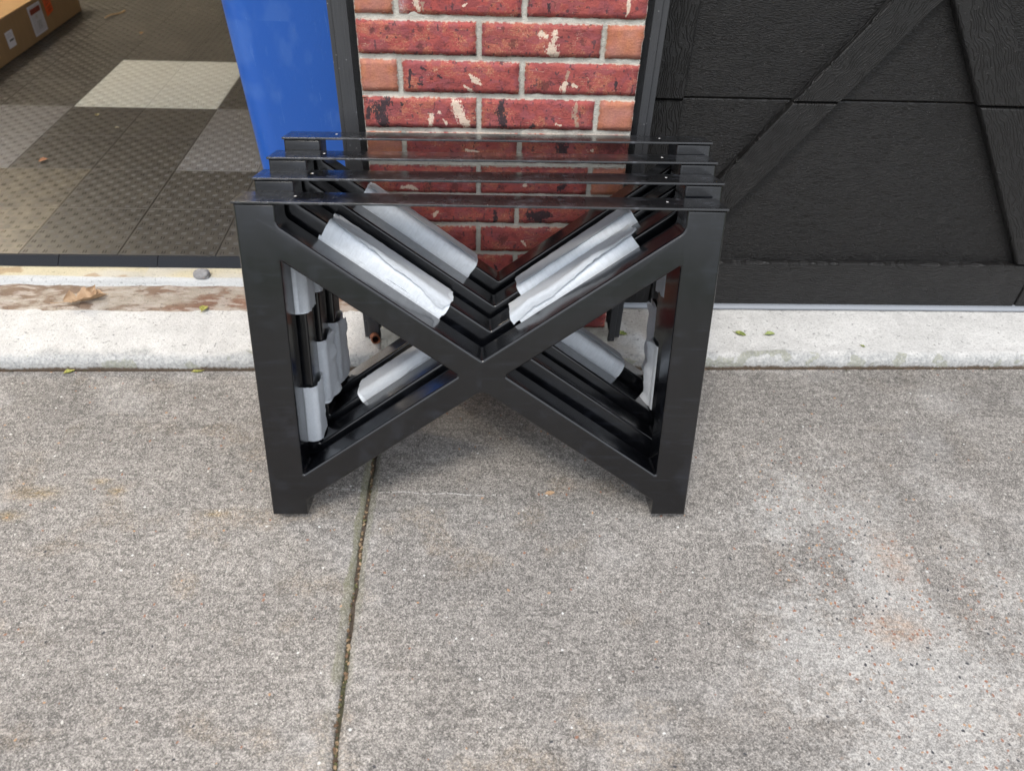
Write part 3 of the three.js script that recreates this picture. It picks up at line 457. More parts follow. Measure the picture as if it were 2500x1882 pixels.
// ---------------------------------------------------------------- recycling bin
{
  const B = thing('recycling_bin', 'blue plastic wheeled bin standing inside the open garage bay', 'bin', [-0.19, 0.085, -0.72]);
  const smudge0 = grey(256, 256, (i, j) => 0.75 + 0.6 * (fbm(i / 40, j / 60, 809, 3) - 0.5)); const blue = mat({ roughness: 0.5, map: tex(512, 512, (i, j, o) => { const sc = (vn(i / 2 + j / 30, j / 50, 805) > 0.9 ? 0.8 : 0) * vn(i / 60, j / 60, 806) + sst(fbm(i / 50, j / 90, 807, 4), 0.55, 0.75) * 0.35; for (let e = 0; e < 3; e++) o[e] = lerp([0.016, 0.105, 0.46][e], [0.07, 0.18, 0.52][e], sc); }), roughnessMap: rep(smudge0, 1, 1), bumpMap: grey(256, 256, (i, j) => fbm(i / 30, j / 30, 801, 3) * 0.6 + 0.4 * hash(i, j, 803)), bumpScale: 0.0006 }), blk = mat({ color: lin(0.02, 0.02, 0.022), roughness: 0.6 });
  const ring = (hx, hz, r, n = 48) => { const o = []; for (let k = 0; k < n; k++) { const a = k / n * 2 * PI, c = Math.cos(a), s = Math.sin(a), e = 5; const cx = Math.sign(c) * (hx - r), cz = Math.sign(s) * (hz - r); const q = Math.floor(k / (n / 4)), t = (k % (n / 4)) / (n / 4 - 1), aa = (q + t) * PI / 2; const sx = [1, -1, -1, 1][q], sz = [1, 1, -1, -1][q]; o.push([sx * (hx - r) + r * Math.cos(aa), sz * (hz - r) + r * Math.sin(aa)]); } return o; };
  const lv = [[0.1, 0.19, 0.19, 0.05], [0.0, 0.205, 0.212, 0.075], [0.03, 0.209, 0.217, 0.08], [0.4, 0.222, 0.243, 0.085], [0.75, 0.234, 0.265, 0.085], [0.86, 0.238, 0.272, 0.085], [0.862, 0.252, 0.286, 0.09], [0.905, 0.252, 0.286, 0.09], [0.905, 0.232, 0.266, 0.08]];
  const n = 48, g = grid(n, lv.length - 1, (u, v) => { const k = Math.round(v * (lv.length - 1)), [y, hx, hz, r] = lv[k], i = Math.round(u * n) % n, p = ring(hx, hz, r, n)[n - 1 - i]; return [p[0], y, p[1] + 0.02 * (y / 0.9) * 0 ]; });
  part('body', planarUV(smoothN(g, 0.5), (x, y, z) => [(x - z) * 1.6, y * 1.6]), blue, B);
  const lid = new RoundedBoxGeometry(0.53, 0.05, 0.6, 4, 0.022); lid.translate(0, 0.93, 0); part('lid', lid, blue, B);
  const hd = new THREE.CylinderGeometry(0.014, 0.014, 0.46, 16); hd.rotateZ(PI / 2); hd.translate(0, 0.9, -0.33); part('handle', hd, blue, B);
  for (const s of [-1, 1]) { const w = new THREE.CylinderGeometry(0.1, 0.1, 0.045, 28); w.rotateZ(PI / 2); w.translate(s * 0.2, 0.1, -0.27); const wm = part('wheel', w, blk, B); const h = new THREE.CylinderGeometry(0.045, 0.045, 0.05, 20); h.rotateZ(PI / 2); h.translate(s * 0.2, 0.1, -0.27); part('hub', h, blue, wm); }
}
// ---------------------------------------------------------------- long carton on the garage floor
{
  const x1 = -1.857, x0 = -2.45, y0 = 0.0852, y1 = 0.252, z0 = -2.795, z1 = -1.25;
  const C = thing('cardboard_box', 'long flat brown cardboard box with stuck-on shipping papers, lying on the garage floor', 'cardboard box', [(x0 + x1) / 2, y0, (z0 + z1) / 2]);
  const cm = tex(512, 512, (i, j, o) => { const v = 0.86 + 0.16 * fbm(i / 6, j / 90, 811, 3) + 0.12 * (fbm(i / 60, j / 60, 813, 3) - 0.5) + 0.05 * hash(i, j, 815); o[0] = 0.36 * v; o[1] = 0.225 * v; o[2] = 0.105 * v; });
  const card = mat({ map: rep(cm, 2, 2), roughness: 0.85, bumpMap: rep(grey(256, 256, (i, j) => 0.5 + 0.3 * Math.sin(i / 256 * PI * 64) + 0.3 * (fbm(i / 30, j / 30, 817, 2) - 0.5)), 2, 2), bumpScale: 0.0004 });
  const hx = (x1 - x0) / 2, hz = (z1 - z0) / 2, hh = y1 - y0;
  const bg = new RoundedBoxGeometry(hx * 2, hh - 0.003, hz * 2, 2, 0.004); bg.translate(0, (hh - 0.003) / 2, 0); planarUV(bg, (x, y, z) => [z + x * 0.3, y + x]); part('body', bg, card, C);
  for (const s of [-1, 1]) { const f = new RoundedBoxGeometry(hx - 0.002, 0.004, hz * 2 - 0.002, 1, 0.0015); f.translate(s * (hx / 2 + 0.0005), hh - 0.0012, 0); planarUV(f, (x, y, z) => [z, x]); part('flap', f, card, C); }
  const tp = new THREE.BoxGeometry(0.055, 0.0006, hz * 2 - 0.01); tp.translate(0, hh + 0.0012, 0); part('packing_tape', tp, mat({ color: lin(0.4, 0.27, 0.13), roughness: 0.25 }), C);
  const paper = (name, label, za, zb, ya, yb, draw, skew = 0) => {
    const cv = document.createElement('canvas'); cv.width = 192; cv.height = Math.round(192 * (yb - ya) / (za - zb)); const cx = cv.getContext('2d'); draw(cx, cv.width, cv.height);
    const t = new THREE.CanvasTexture(cv); t.colorSpace = THREE.SRGBColorSpace;
    const g = grid(10, 10, (u, v) => { const z = lerp(za, zb, u), y = lerp(ya, yb, v); return [hx + 0.0016 + 0.0012 * fbm(u * 4, v * 4, 821, 2), y - y0 - skew * (u - 0.5), z - (z0 + z1) / 2]; }, (u, v) => [u, v]);
    const o = part(name, g, mat({ map: t, roughness: 0.35, side: THREE.DoubleSide }), C); o.userData.label = label;
  };
  const R = rng(88), lines = (c, w, y0, y1, n, col, x0 = 0.12, x1 = 0.88) => { c.fillStyle = col; for (let k = 0; k < n; k++) { const y = lerp(y0, y1, (k + 0.5) / n); let x = x0 * w; while (x < x1 * w) { const l = (4 + R() * 12); c.fillRect(x, y, Math.min(l, x1 * w - x), Math.max(2, (y1 - y0) / n * 0.45)); x += l + 4; } } };
  paper('address_label', 'small white printed label', -2.012, -2.08, 0.13, 0.197, (c, w, h) => { c.fillStyle = '#e4e2ea'; c.fillRect(0, 0, w, h); lines(c, w, h * 0.08, h * 0.4, 4, '#a9a8b4'); c.fillStyle = '#4c5050'; c.fillRect(w * 0.3, h * 0.52, w * 0.6, h * 0.11); });
  paper('packing_pouch', 'clear plastic pouch holding a white packing slip with a dark red band', -2.262, -2.392, 0.108, 0.236, (c, w, h) => { c.fillStyle = '#d9d8e2'; c.fillRect(0, 0, w, h); c.fillStyle = '#c8c6cc'; c.fillRect(w * 0.1, h * 0.04, w * 0.84, h * 0.9); c.fillStyle = '#8e2a16'; c.fillRect(w * 0.12, h * 0.12, w * 0.8, h * 0.18); lines(c, w, h * 0.14, h * 0.28, 2, '#5a140c', 0.18, 0.86); c.fillStyle = '#b9b6b0'; c.fillRect(w * 0.42, h * 0.34, w * 0.16, h * 0.14); lines(c, w, h * 0.55, h * 0.84, 6, '#7f8280', 0.42, 0.74); });
  paper('orange_sticker', 'orange warning sticker', -2.424, -2.5, 0.16, 0.245, (c, w, h) => { c.fillStyle = '#e0560e'; c.fillRect(0, 0, w, h); lines(c, w, h * 0.12, h * 0.5, 3, '#8a2c08', 0.24, 0.8); lines(c, w, h * 0.58, h * 0.86, 2, '#8a2c08', 0.35, 0.85); }, -0.012);
}
{ // the garage's warm ceiling lamp: outside the frame, it lights the carton's top and throws the carton's shadow
  const L = thing('ceiling_lamp', 'round warm ceiling lamp inside the garage', 'ceiling lamp', [-3.0, 2.75, -2.6]);
  const base = new THREE.CylinderGeometry(0.16, 0.17, 0.03, 32); base.translate(0, -0.015, 0); part('base', base, mat({ color: lin(0.6, 0.6, 0.58) }), L);
  const dome = new THREE.SphereGeometry(0.14, 32, 12, 0, 2 * PI, PI / 2, PI / 2); dome.scale(1, 0.45, 1); dome.translate(0, -0.03, 0); part('diffuser', dome, new THREE.MeshStandardMaterial({ color: 0xffffff, emissive: lin(1, 0.89, 0.74), emissiveIntensity: 2, roughness: 0.6 }), L);
  const p = new THREE.PointLight(lin(1, 0.87, 0.69), 8); p.position.set(0, -0.2, 0); p.castShadow = true; p.shadow.radius = 3; p.name = 'lamp_light'; L.add(p);
}
// ---------------------------------------------------------------- four black steel X-frames leaning on the pier
const FR = [[0.2536, 0.5565, -0.18, 15.4], [0.2723, 0.457, 0.53, 15.2], [0.2814, 0.3655, 0.68, 15.2], [0.2929, 0.268, 0.76, 15]];
const smudge = grey(512, 512, (i, j) => { const a = fbm(i / 50, j / 50, 901, 4), b = fbm(i / 9, j / 60, 903, 3); return 0.5 + 0.45 * (a - 0.5) + 0.3 * (b - 0.5) + 0.06 * hash(i, j, 905); });
const steelDust = tex(512, 512, (i, j, o) => { const k = sst(fbm(i / 40, j / 40, 911, 4), 0.56, 0.85) * 0.005 + sst(fbm(i / 70, j / 5, 912, 3), 0.62, 0.8) * 0.004 + (hash(i, j, 913) > 0.9994 ? 0.08 : 0), v = 0.0026 + k; o[0] = v * 0.9; o[1] = v * 1.02; o[2] = v * 1.4; });
const steel = new THREE.MeshPhysicalMaterial({ ior: 1.5, clearcoat: 0.36, clearcoatRoughness: 0.1, map: rep(steelDust, 2.2, 2.2), roughness: 0.36, roughnessMap: rep(smudge, 1.4, 1.4), bumpMap: rep(fineBump, 4, 4), bumpScale: 0.00006 });
const plateDust = tex(1024, 128, (i, j, o) => { const a = fbm(i / 34, j / 20, 921, 4), b = fbm(i / 9, j / 9, 923, 3), k = sst(a, 0.5, 0.72) * sst(b, 0.35, 0.65), sp = hash(i, j, 925) > 0.9985 ? 0.25 * hash(i, j, 926) : 0, v = 0.007 + 0.045 * k + sp; o[0] = v * 0.95; o[1] = v * 1.02; o[2] = v * 1.2; });
const plateMat = new THREE.MeshPhysicalMaterial({ ior: 1.5, clearcoat: 0.6, clearcoatRoughness: 0.1, map: rep(plateDust, 1 / 0.9, 1 / 0.1), roughness: 0.56, roughnessMap: rep(smudge, 2.2, 2.2), bumpMap: rep(fineBump, 4, 4), bumpScale: 0.00005 });
const bare = mat({ color: lin(0.75, 0.75, 0.74), roughness: 0.4, metalness: 0.5 });
const FH = 0.6686, TD = 0.0745, hw = 0.4455, iw = 0.372, cy = 0.33, sl = 0.705, th = 0.0325, topY = FH - 0.0047, PD = 0.091;
const pieces = (() => {
  const out = [[-hw, 0.0], [-iw, 0], [-iw, cy - sl * iw - th], [0, cy - th], [iw, cy - sl * iw - th], [iw, 0], [hw, 0], [hw, topY], [iw, topY], [iw, cy + sl * iw + th], [0, cy + th], [-iw, cy + sl * iw + th], [-iw, topY], [-hw, topY]];
  const shape = roundPoly(out, [0, 0, 0.005, 0.018, 0.005, 0, 0, 0, 0, 0.009, 0.004, 0.009, 0, 0]);
  for (const s of [-1, 1]) shape.holes.push(roundPoly([[s * iw, cy + sl * iw - th], [s * th / sl, cy], [s * iw, cy - sl * iw + th]], [0.004, 0.006, 0.004], THREE.Path));
  const b = 0.005;
  let g = new THREE.ExtrudeGeometry(shape, { depth: TD - 2 * b, bevelEnabled: true, bevelSize: b, bevelThickness: b, bevelOffset: -b, bevelSegments: 4, curveSegments: 6 });
  g.translate(0, 0, -TD + b); g = smoothN(g, 0.5);
  const ev = new Evaluator(); ev.attributes = ['position', 'normal', 'uv']; ev.useGroups = false;
  const full = new Brush(g); full.updateMatrixWorld();
  const cut = (x0, x1, y0, y1) => { const k = new Brush(box(x0, x1, y0, y1, -0.2, 0.1)); k.updateMatrixWorld(); const r = ev.evaluate(full, k, INTERSECTION).geometry; return planarUV(r, (x, y, z) => [x + z * 0.6, y + z * 0.4]); };
  return { leg: [cut(-0.6, -iw, -0.1, 0.8), cut(iw, 0.6, -0.1, 0.8)], arm: [cut(-iw, 0, cy, 0.8), cut(0, iw, cy, 0.8), cut(-iw, 0, -0.1, cy), cut(0, iw, -0.1, cy)] };
})();
const plateG = (() => {
  const s = roundPoly([[-0.4485, -0.003], [0.4485, -0.003], [0.4485, PD - 0.003], [-0.4485, PD - 0.003]], 0.0025);
  for (const [x, y] of [[-0.345, 0.05], [-0.06, 0.06], [0.06, 0.06], [0.345, 0.05]]) { const h = new THREE.Path(); h.absellipse(x, y, 0.0024, 0.0024, 0, 2 * PI, true); s.holes.push(h); }
  let g = new THREE.ExtrudeGeometry(s, { depth: 0.0026, bevelEnabled: true, bevelSize: 0.0013, bevelThickness: 0.001, bevelOffset: -0.0013, bevelSegments: 3, curveSegments: 8 });
  g.rotateX(-PI / 2); g.translate(0, topY + 0.0011, 0); g = smoothN(g, 0.6); return planarUV(g, (x, y, z) => [x, z + y]);
})();
const holeG = new THREE.TorusGeometry(0.0022, 0.0006, 6, 14); holeG.rotateX(PI / 2);
const frameLabels = ['black steel X-shaped table leg frame, the bare outermost one of the leaning stack', 'black steel X-shaped table leg frame directly behind the bare outermost one', 'black steel X-shaped table leg frame third in the stack, one before the bricks', 'black steel X-shaped table leg frame innermost in the stack, against the bricks'];
const frames = FR.map(([x, z, yaw, lean], k) => {
  const f = thing('table_leg_frame', frameLabels[k], 'table leg', [x, 0, z], 'X-frames leaning against the brick pier');
  f.rotation.order = 'YXZ'; f.rotation.set(-rad(lean), rad(yaw), 0);
  for (const g of pieces.leg) part('leg', g, steel, f);
  for (const g of pieces.arm) part('cross_arm', g, steel, f);
  const p = part('top_plate', plateG, plateMat, f);
  for (const [hx, hz] of [[-0.345, -0.05], [0.345, -0.05]]) { const h = part('bolt_hole', holeG, bare, p); h.position.set(hx, topY + 0.0044, hz); }
  f.updateMatrixWorld(true); return f;
});
// ---------------------------------------------------------------- white foam sheets wrapped round arms and legs
const foamMap = tex(512, 512, (i, j, o) => { const v = 0.85 + 0.12 * (fbm(i / 70, j / 60, 931, 4) - 0.5) + 0.1 * (hash(i, j, 933) - 0.5) + 0.08 * (vn(i / 40, j / 6, 935) - 0.5); o[0] = v * 0.93; o[1] = v * 0.985; o[2] = v * 1.05; });
const foamBump = grey(512, 512, (i, j) => 0.5 * fbm(i / 60, j / 8, 941, 3) + 0.25 * hash(i >> 1, j >> 1, 943) + 0.25 * fbm(i / 40, j / 40, 945, 2));
const foam = new THREE.MeshPhysicalMaterial({ map: rep(foamMap, 5, 5), bumpMap: rep(foamBump, 5, 5), bumpScale: 0.0022, roughness: 0.75, sheen: 0.3, sheenRoughness: 0.5, side: THREE.DoubleSide });
function loop(hy, hz, r, t) {                       // rounded rectangle, t in 0..1, starts at the middle of the front face (z+), going up
  const a = hz - r, b = hy - r, q = PI / 2 * r, segs = [b, q, 2 * a, q, 2 * b, q, 2 * a, q, b], tot = segs.reduce((x, y) => x + y); let s = ((t % 1) + 1) % 1 * tot, k = 0;
  while (s > segs[k] && k < 8) { s -= segs[k]; k++; } const f = s / segs[k], A = f * PI / 2;
  switch (k) { case 0: return [f * b, hz]; case 1: return [b + r * Math.sin(A), a + r * Math.cos(A)]; case 2: return [hy, a - 2 * a * f]; case 3: return [b + r * Math.cos(A), -a - r * Math.sin(A)]; case 4: return [b - 2 * b * f, -hz]; case 5: return [-b - r * Math.sin(A), -a - r * Math.cos(A)]; case 6: return [-hy, -a + 2 * a * f]; case 7: return [-b - r * Math.cos(A), a + r * Math.sin(A)]; default: return [-b + f * b, hz]; }
}
function sleeve(len, hy, hz, seed, o = {}) {         // a foam tube with thickness, axis x
  const nu = Math.max(24, Math.round(len / 0.0045)), nv = 72, th = 0.0016, gap = o.gap ?? 0.0028, t0 = o.from ?? 0, t1 = o.to ?? 1;
  const rib = o.rib ?? 0.0013, at = (u, t, off) => {
    const rag = (fbm(t * 9, 1, seed, 3) - 0.5) * (o.rag ?? 0.006), rag2 = (fbm(t * 9, 7, seed + 3, 3) - 0.5) * (o.rag ?? 0.006), slant = (o.slant ?? 0) * Math.cos(2 * PI * t);
    const x = lerp(-len / 2 + rag + slant, len / 2 + rag2 + slant, u), flare = Math.exp(-Math.min(u, 1 - u) * 22) * (o.flare ?? 0.0012);
    const wob = (fbm(x * 22, t * 6, seed + 5, 2) - 0.5) * 0.0022 + rib * (vn(x * 120 + 3 * vn(t * 5, 1, seed), t * 4, seed + 7) - 0.5) * 1.3 + Math.max(0, fbm(x * 12, t * 4, seed + 11, 2) - 0.6) * 0.008 * (o.crumple ?? 1);
    const e = gap + flare + wob + off, [y, z] = loop(hy + Math.max(0.0008, e), hz + Math.max(0.0008, Math.min(e, o.zmax ?? 0.0062)), 0.011 + e, t); return [x, y, z];
  };
  const N = (nv + 1) * (nu + 1), g1 = grid(nv, nu, (a, b) => at(b, lerp(t0, t1, a), th), (a, b) => [a * 0.3, b * len]), g2 = grid(nv, nu, (a, b) => at(b, lerp(t1, t0, a), 0), (a, b) => [a * 0.3, b * len]);
  const rims = [0, 1].map((e) => grid(nv, 1, (a, b) => at(e, lerp(t0, t1, e ? a : 1 - a), th * (e ? 1 - b : 1 - b)), (a, b) => [a * 0.3, b * 0.002]));
  return mergeGeometries([g1, g2, ...rims]);
}
function wrap(k, kind, sx, sy, a, b, label, seed, o = {}) {   // kind 'arm': a, b are |x| of the ends; kind 'leg': a, b are heights
  const f = frames[k], arm = kind === 'arm';
  const cx = arm ? sx * (a + b) / 2 : sx * (hw + iw) / 2, cyy = arm ? cy + sy * sl * (a + b) / 2 : (a + b) / 2, len = arm ? (b - a) * Math.hypot(1, sl) : b - a, ang = arm ? sx * sy * Math.atan(sl) : PI / 2;
  const hy = arm ? th * Math.cos(Math.atan(sl)) : (hw - iw) / 2;
  const w = thing('foam_wrap', label, 'foam wrap', [0, 0, 0], 'foam sheets wrapped round the X-frames');
  const p = new THREE.Vector3(cx, cyy, -TD / 2).applyMatrix4(f.matrixWorld); w.position.copy(p); w.quaternion.copy(f.quaternion).multiply(new THREE.Quaternion().setFromAxisAngle(new THREE.Vector3(0, 0, 1), ang));
  part('sheet', sleeve(len, hy, TD / 2, seed, o), foam, w);
  // the overlapping outer turn of the sheet, its free edge wandering along the wrap
  const e0 = o.edge ?? 0.04, e1 = o.edge2 ?? 0.34, n = 40, m = 22, fl = o.flap ?? 0.0016, Lq = len * (o.cover ?? 0.96);
  const at = (u, v, off) => {
    const x = (u - 0.5) * Lq + (o.shift ?? 0), wav = (fbm(u * 3, 1, seed + 21, 2) - 0.5) * 0.045 + (vn(u * 34, 2, seed + 22) - 0.5) * 0.012 + (o.tilt ?? 0) * (u - 0.5), t = lerp(e1, e0 + wav, v), lift = sst(v, 0.55, 1) * fl * (0.35 + 1.3 * vn(u * 6, 2, seed + 23)) + 0.0046 + 0.0011 * (vn(u * Lq * 120, v * 3, seed + 25) - 0.5) + off;
    const [y, z] = loop(hy + lift + 0.0012, TD / 2 + Math.min(lift, 0.0062 + off) + 0.001, 0.014, t); return [x + (fbm(v * 4, 3, seed + 27, 2) - 0.5) * 0.014 * (u - 0.5) * 2, y, z];
  };
  const g = mergeGeometries([grid(n, m, (a2, b2) => at(a2, b2, 0.0012)), grid(n, m, (a2, b2) => at(1 - a2, b2, 0)), grid(n, 1, (a2, b2) => at(a2, 1, 0.0012 * (1 - b2)))]);
  part('loose_edge', g, foam, w); return w;
}
wrap(1, 'arm', -1, 1, 0.098, 0.328, 'long white foam wrap on the upper arm of the second frame, blue bin side', 1001, { edge: 0.09, edge2: 0.4, rag: 0.012, crumple: 1.4, flap: 0.004, tilt: -0.08 });
wrap(3, 'arm', -1, 1, 0.066, 0.3, 'white foam wrap on the upper arm of the innermost frame, blue bin side', 1011, { edge: 0.18, edge2: 0.42, rib: 0.0016 });
wrap(1, 'arm', 1, 1, 0.066, 0.296, 'white foam wrap with lifted torn edge on the second frame, upper arm, garage door side', 1021, { edge: 0.09, edge2: 0.4, flap: 0.012, tilt: 0.1, cover: 1.08, rag: 0.005 });
wrap(2, 'arm', 1, 1, 0.066, 0.298, 'white foam wrap on the upper arm of the third frame, garage door side', 1031, { edge: 0.14, edge2: 0.4, rib: 0.0018 });
wrap(2, 'arm', -1, -1, 0.1, 0.288, 'white foam wrap on the lower arm of the third frame, blue bin side', 1041, { edge: 0.04, edge2: 0.36 });
wrap(3, 'arm', 1, -1, 0.1, 0.287, 'white foam wrap on the lower arm of the innermost frame, garage door side', 1051, { edge: 0.2, edge2: 0.42 });
wrap(1, 'leg', -1, 0, 0.4, 0.548, 'white foam wrap high on the leg of the second frame, blue bin side', 1061, { edge: -0.3, edge2: -0.08, rag: 0.010 });
wrap(2, 'leg', -1, 0, 0.392, 0.548, 'white foam wrap high on the leg of the third frame, blue bin side', 1065, { edge: -0.3, edge2: -0.05, rag: 0.012 });
wrap(1, 'leg', -1, 0, 0.108, 0.238, 'white foam wrap low on the leg of the second frame, blue bin side', 1071, { edge: -0.3, edge2: -0.05, crumple: 1.5, flare: 0.003 });
wrap(2, 'leg', -1, 0, 0.135, 0.285, 'white foam wrap low on the leg of the third frame, blue bin side', 1081, { edge: -0.32, edge2: -0.05, flap: 0.01, rag: 0.015 });
wrap(3, 'leg', -1, 0, 0.112, 0.262, 'white foam wrap low on the leg of the innermost frame, blue bin side', 1091, { edge: -0.3, edge2: -0.02, flap: 0.007, rag: 0.010 });
wrap(2, 'leg', 1, 0, 0.108, 0.262, 'white foam wrap low on the leg of the third frame, garage door side', 1101, { edge: 0.3, edge2: 0.05, flap: 0.012, rag: 0.020 });
wrap(3, 'leg', 1, 0, 0.115, 0.3, 'white foam wrap low on the leg of the innermost frame, garage door side', 1111, { edge: 0.3, edge2: 0.02, flap: 0.006, rag: 0.015 });
wrap(2, 'leg', 1, 0, 0.38, 0.545, 'white foam wrap high on the leg of the third frame, garage door side', 1121, { edge: 0.32, edge2: 0.05, rag: 0.025 });
// ---------------------------------------------------------------- rusty pipe stub at the foot of the jamb
{
  const s = new THREE.Shape(); s.absarc(0, 0, 0.0115, 0, 2 * PI); const h = new THREE.Path(); h.absarc(0, 0, 0.0094, 0, 2 * PI, true); s.holes.push(h);
  const g = toCreasedNormals(new THREE.ExtrudeGeometry(s, { depth: 0.05, bevelEnabled: true, bevelSize: 0.0006, bevelThickness: 0.0006, bevelSegments: 2, curveSegments: 24 }), 0.6);
  displace(g, (x, y, z) => { const n = 1 + 0.1 * (fbm(x * 200 + z * 60, y * 200, 1201, 2) - 0.5); return [x * n, y * n, z + (z > 0.04 ? (fbm(x * 150, y * 150, 1203, 2) - 0.5) * 0.006 : 0)]; });
  const rust = tex(128, 128, (i, j, o) => { const k = fbm(i / 14, j / 14, 1205, 4), n = hash(i, j, 1207); o[0] = lerp(0.12, 0.34, k) * (0.7 + 0.6 * n); o[1] = lerp(0.035, 0.13, k) * (0.7 + 0.6 * n); o[2] = lerp(0.02, 0.06, k) * (0.7 + 0.6 * n); });
  const p = single('rusty_pipe', g, mat({ map: rep(rust, 20, 20), roughness: 0.95 }), 'short rusty pipe stub on the concrete at the foot of the door jamb', 'pipe', [-0.037, 0.034, -0.04]); p.rotation.set(-0.42, 0.22, 0);
}
// ---------------------------------------------------------------- leaves and litter
function leafG(len, wid, { lobes = 0, fold = 0.25, curl = 0.15, twist = 0, seed = 1, stem = 0.25 } = {}) {
  const n = 40, m = 8, half = (t) => { let w = Math.pow(Math.sin(PI * clamp(Math.pow(t, 0.85), 0, 1)), 0.8) * wid; if (lobes) w *= 0.42 + 0.58 * Math.pow(Math.abs(Math.sin(PI * lobes * t + 0.3)), 0.7) + 0.1 * (vn(t * 40, 1, seed) - 0.5); else w *= 1 + 0.06 * (vn(t * 22, 1, seed) - 0.5); return Math.max(w, 0.0006); };
  const f = (u, v, off) => { const t = u, s = (v - 0.5) * 2, w = half(t), lob = lobes ? 0.12 * Math.abs(s) * len * Math.sin(2 * PI * lobes * t) * 0.25 : 0; return [(t - 0.5) * len + lob, Math.abs(s) * w * fold + curl * len * (t - 0.5) ** 2 + twist * s * w * (t - 0.5) + (fbm(t * 7, s * 3, seed + 3, 2) - 0.5) * wid * 0.35 * Math.abs(s) + off, s * w]; };
  const g = mergeGeometries([grid(n, m, (u, v) => f(u, 1 - v, 0.0003)), grid(n, m, (u, v) => f(u, v, 0))]);
  const st = new THREE.TubeGeometry(new THREE.CatmullRomCurve3([new THREE.Vector3(-len * 0.47, curl * len * 0.22, 0), new THREE.Vector3(-len * 0.5 - len * stem * 0.5, curl * len * 0.25 - 0.001, len * 0.02), new THREE.Vector3(-len * 0.5 - len * stem, curl * len * 0.2, -len * 0.05)]), 8, 0.0006 + wid * 0.01, 5);
  const r = mergeGeometries([g, st]); r.computeBoundingBox(); r.translate(0, -r.boundingBox.min.y, 0); return r;
}
const leafTex = (a, b, seed) => tex(128, 64, (i, j, o) => { const k = fbm(i / 14, j / 14, seed, 4), v = Math.abs(j - 32) < 1.5 ? 1.25 : Math.abs(((i + Math.abs(j - 32)) % 16) - 8) < 0.8 ? 1.12 : 1; for (let e = 0; e < 3; e++) o[e] = lerp(a[e], b[e], sst(k, 0.35, 0.65)) * v * (0.9 + 0.2 * hash(i, j, seed)); });
const green = mat({ map: leafTex([0.14, 0.19, 0.045], [0.32, 0.33, 0.1], 1301), roughness: 0.5, side: THREE.DoubleSide }), pale = mat({ map: leafTex([0.3, 0.36, 0.13], [0.22, 0.26, 0.07], 1303), roughness: 0.55, side: THREE.DoubleSide }), yellow = mat({ map: leafTex([0.42, 0.36, 0.1], [0.26, 0.28, 0.06], 1305), roughness: 0.6, side: THREE.DoubleSide }), brown = mat({ map: leafTex([0.36, 0.23, 0.13], [0.46, 0.32, 0.2], 1307), roughness: 0.7, side: THREE.DoubleSide });
const leaf = (label, pos, ry, g, m, group, rx = 0, rz = 0) => { const o = single('leaf', g, m, label, 'leaf', pos, group); o.rotation.set(rx, ry, rz, 'YXZ'); return o; };
const AY = (z) => lerp(0.036, 0.022, clamp((z + 0.27) / 0.278, 0, 1)) + 0.001;
leaf('small olive green leaf on the pale concrete near the garage door, beside a paler one', [0.979, AY(-0.07), -0.068], -0.45, leafG(0.03, 0.0095, { fold: 0.3, seed: 3 }), green);
leaf('pale green curled leaf on the pale concrete near the garage door', [1.062, AY(-0.07), -0.067], 0.1, leafG(0.029, 0.008, { fold: 0.7, seed: 5, stem: 0.15 }), pale);
leaf('green leaf on rough concrete beside the foot of the door jamb', [0.644, AY(-0.06) + 0.002, -0.064], -0.35, leafG(0.028, 0.009, { fold: 0.3, seed: 7 }), green);
leaf('tiny green leaf scrap alone on the pale concrete under the garage door', [1.31, AY(-0.02), -0.018], -0.9, leafG(0.013, 0.0035, { seed: 9 }), green);
leaf('yellow green leaf lying at the dirty edge of the garage threshold', [-0.521, 0.0345, -0.156], 1.3, leafG(0.026, 0.012, { seed: 11, fold: 0.5 }), yellow);
leaf('yellow leaf in the crack between driveway and concrete step', [-0.492, GY + 0.001, 0.052], 0.2, leafG(0.03, 0.008, { seed: 13, fold: 0.4, stem: 0.1 }), yellow);
leaf('pale dried leaf in the crack between driveway and concrete step', [-0.822, GY + 0.001, 0.057], 0.5, leafG(0.026, 0.009, { seed: 15, fold: 0.4, stem: 0.1 }), yellow);
leaf('light brown leaf scrap lying on the driveway under the frames', [0.41, GY, 0.478], 0.15, leafG(0.022, 0.006, { seed: 17, fold: 0.15, stem: 0.05 }), brown);
{
  const o = thing('oak_leaf', 'large curled dry brown oak leaf on the dirty garage threshold', 'leaf', [-0.85, 0.0405, -0.185]); o.rotation.set(0, 0.35, 0);
  part('blade', leafG(0.115, 0.03, { lobes: 3, fold: 0.85, curl: 0.35, twist: 0.8, seed: 21, stem: 0.3 }), brown, o);
  const t = leafG(0.06, 0.017, { lobes: 2, fold: 0.6, curl: 0.4, seed: 23, stem: 0.05 }); const m = part('lobe', t, brown, o); m.position.set(0.012, 0.006, -0.02); m.rotation.set(0.7, 0.9, 0.3);
}
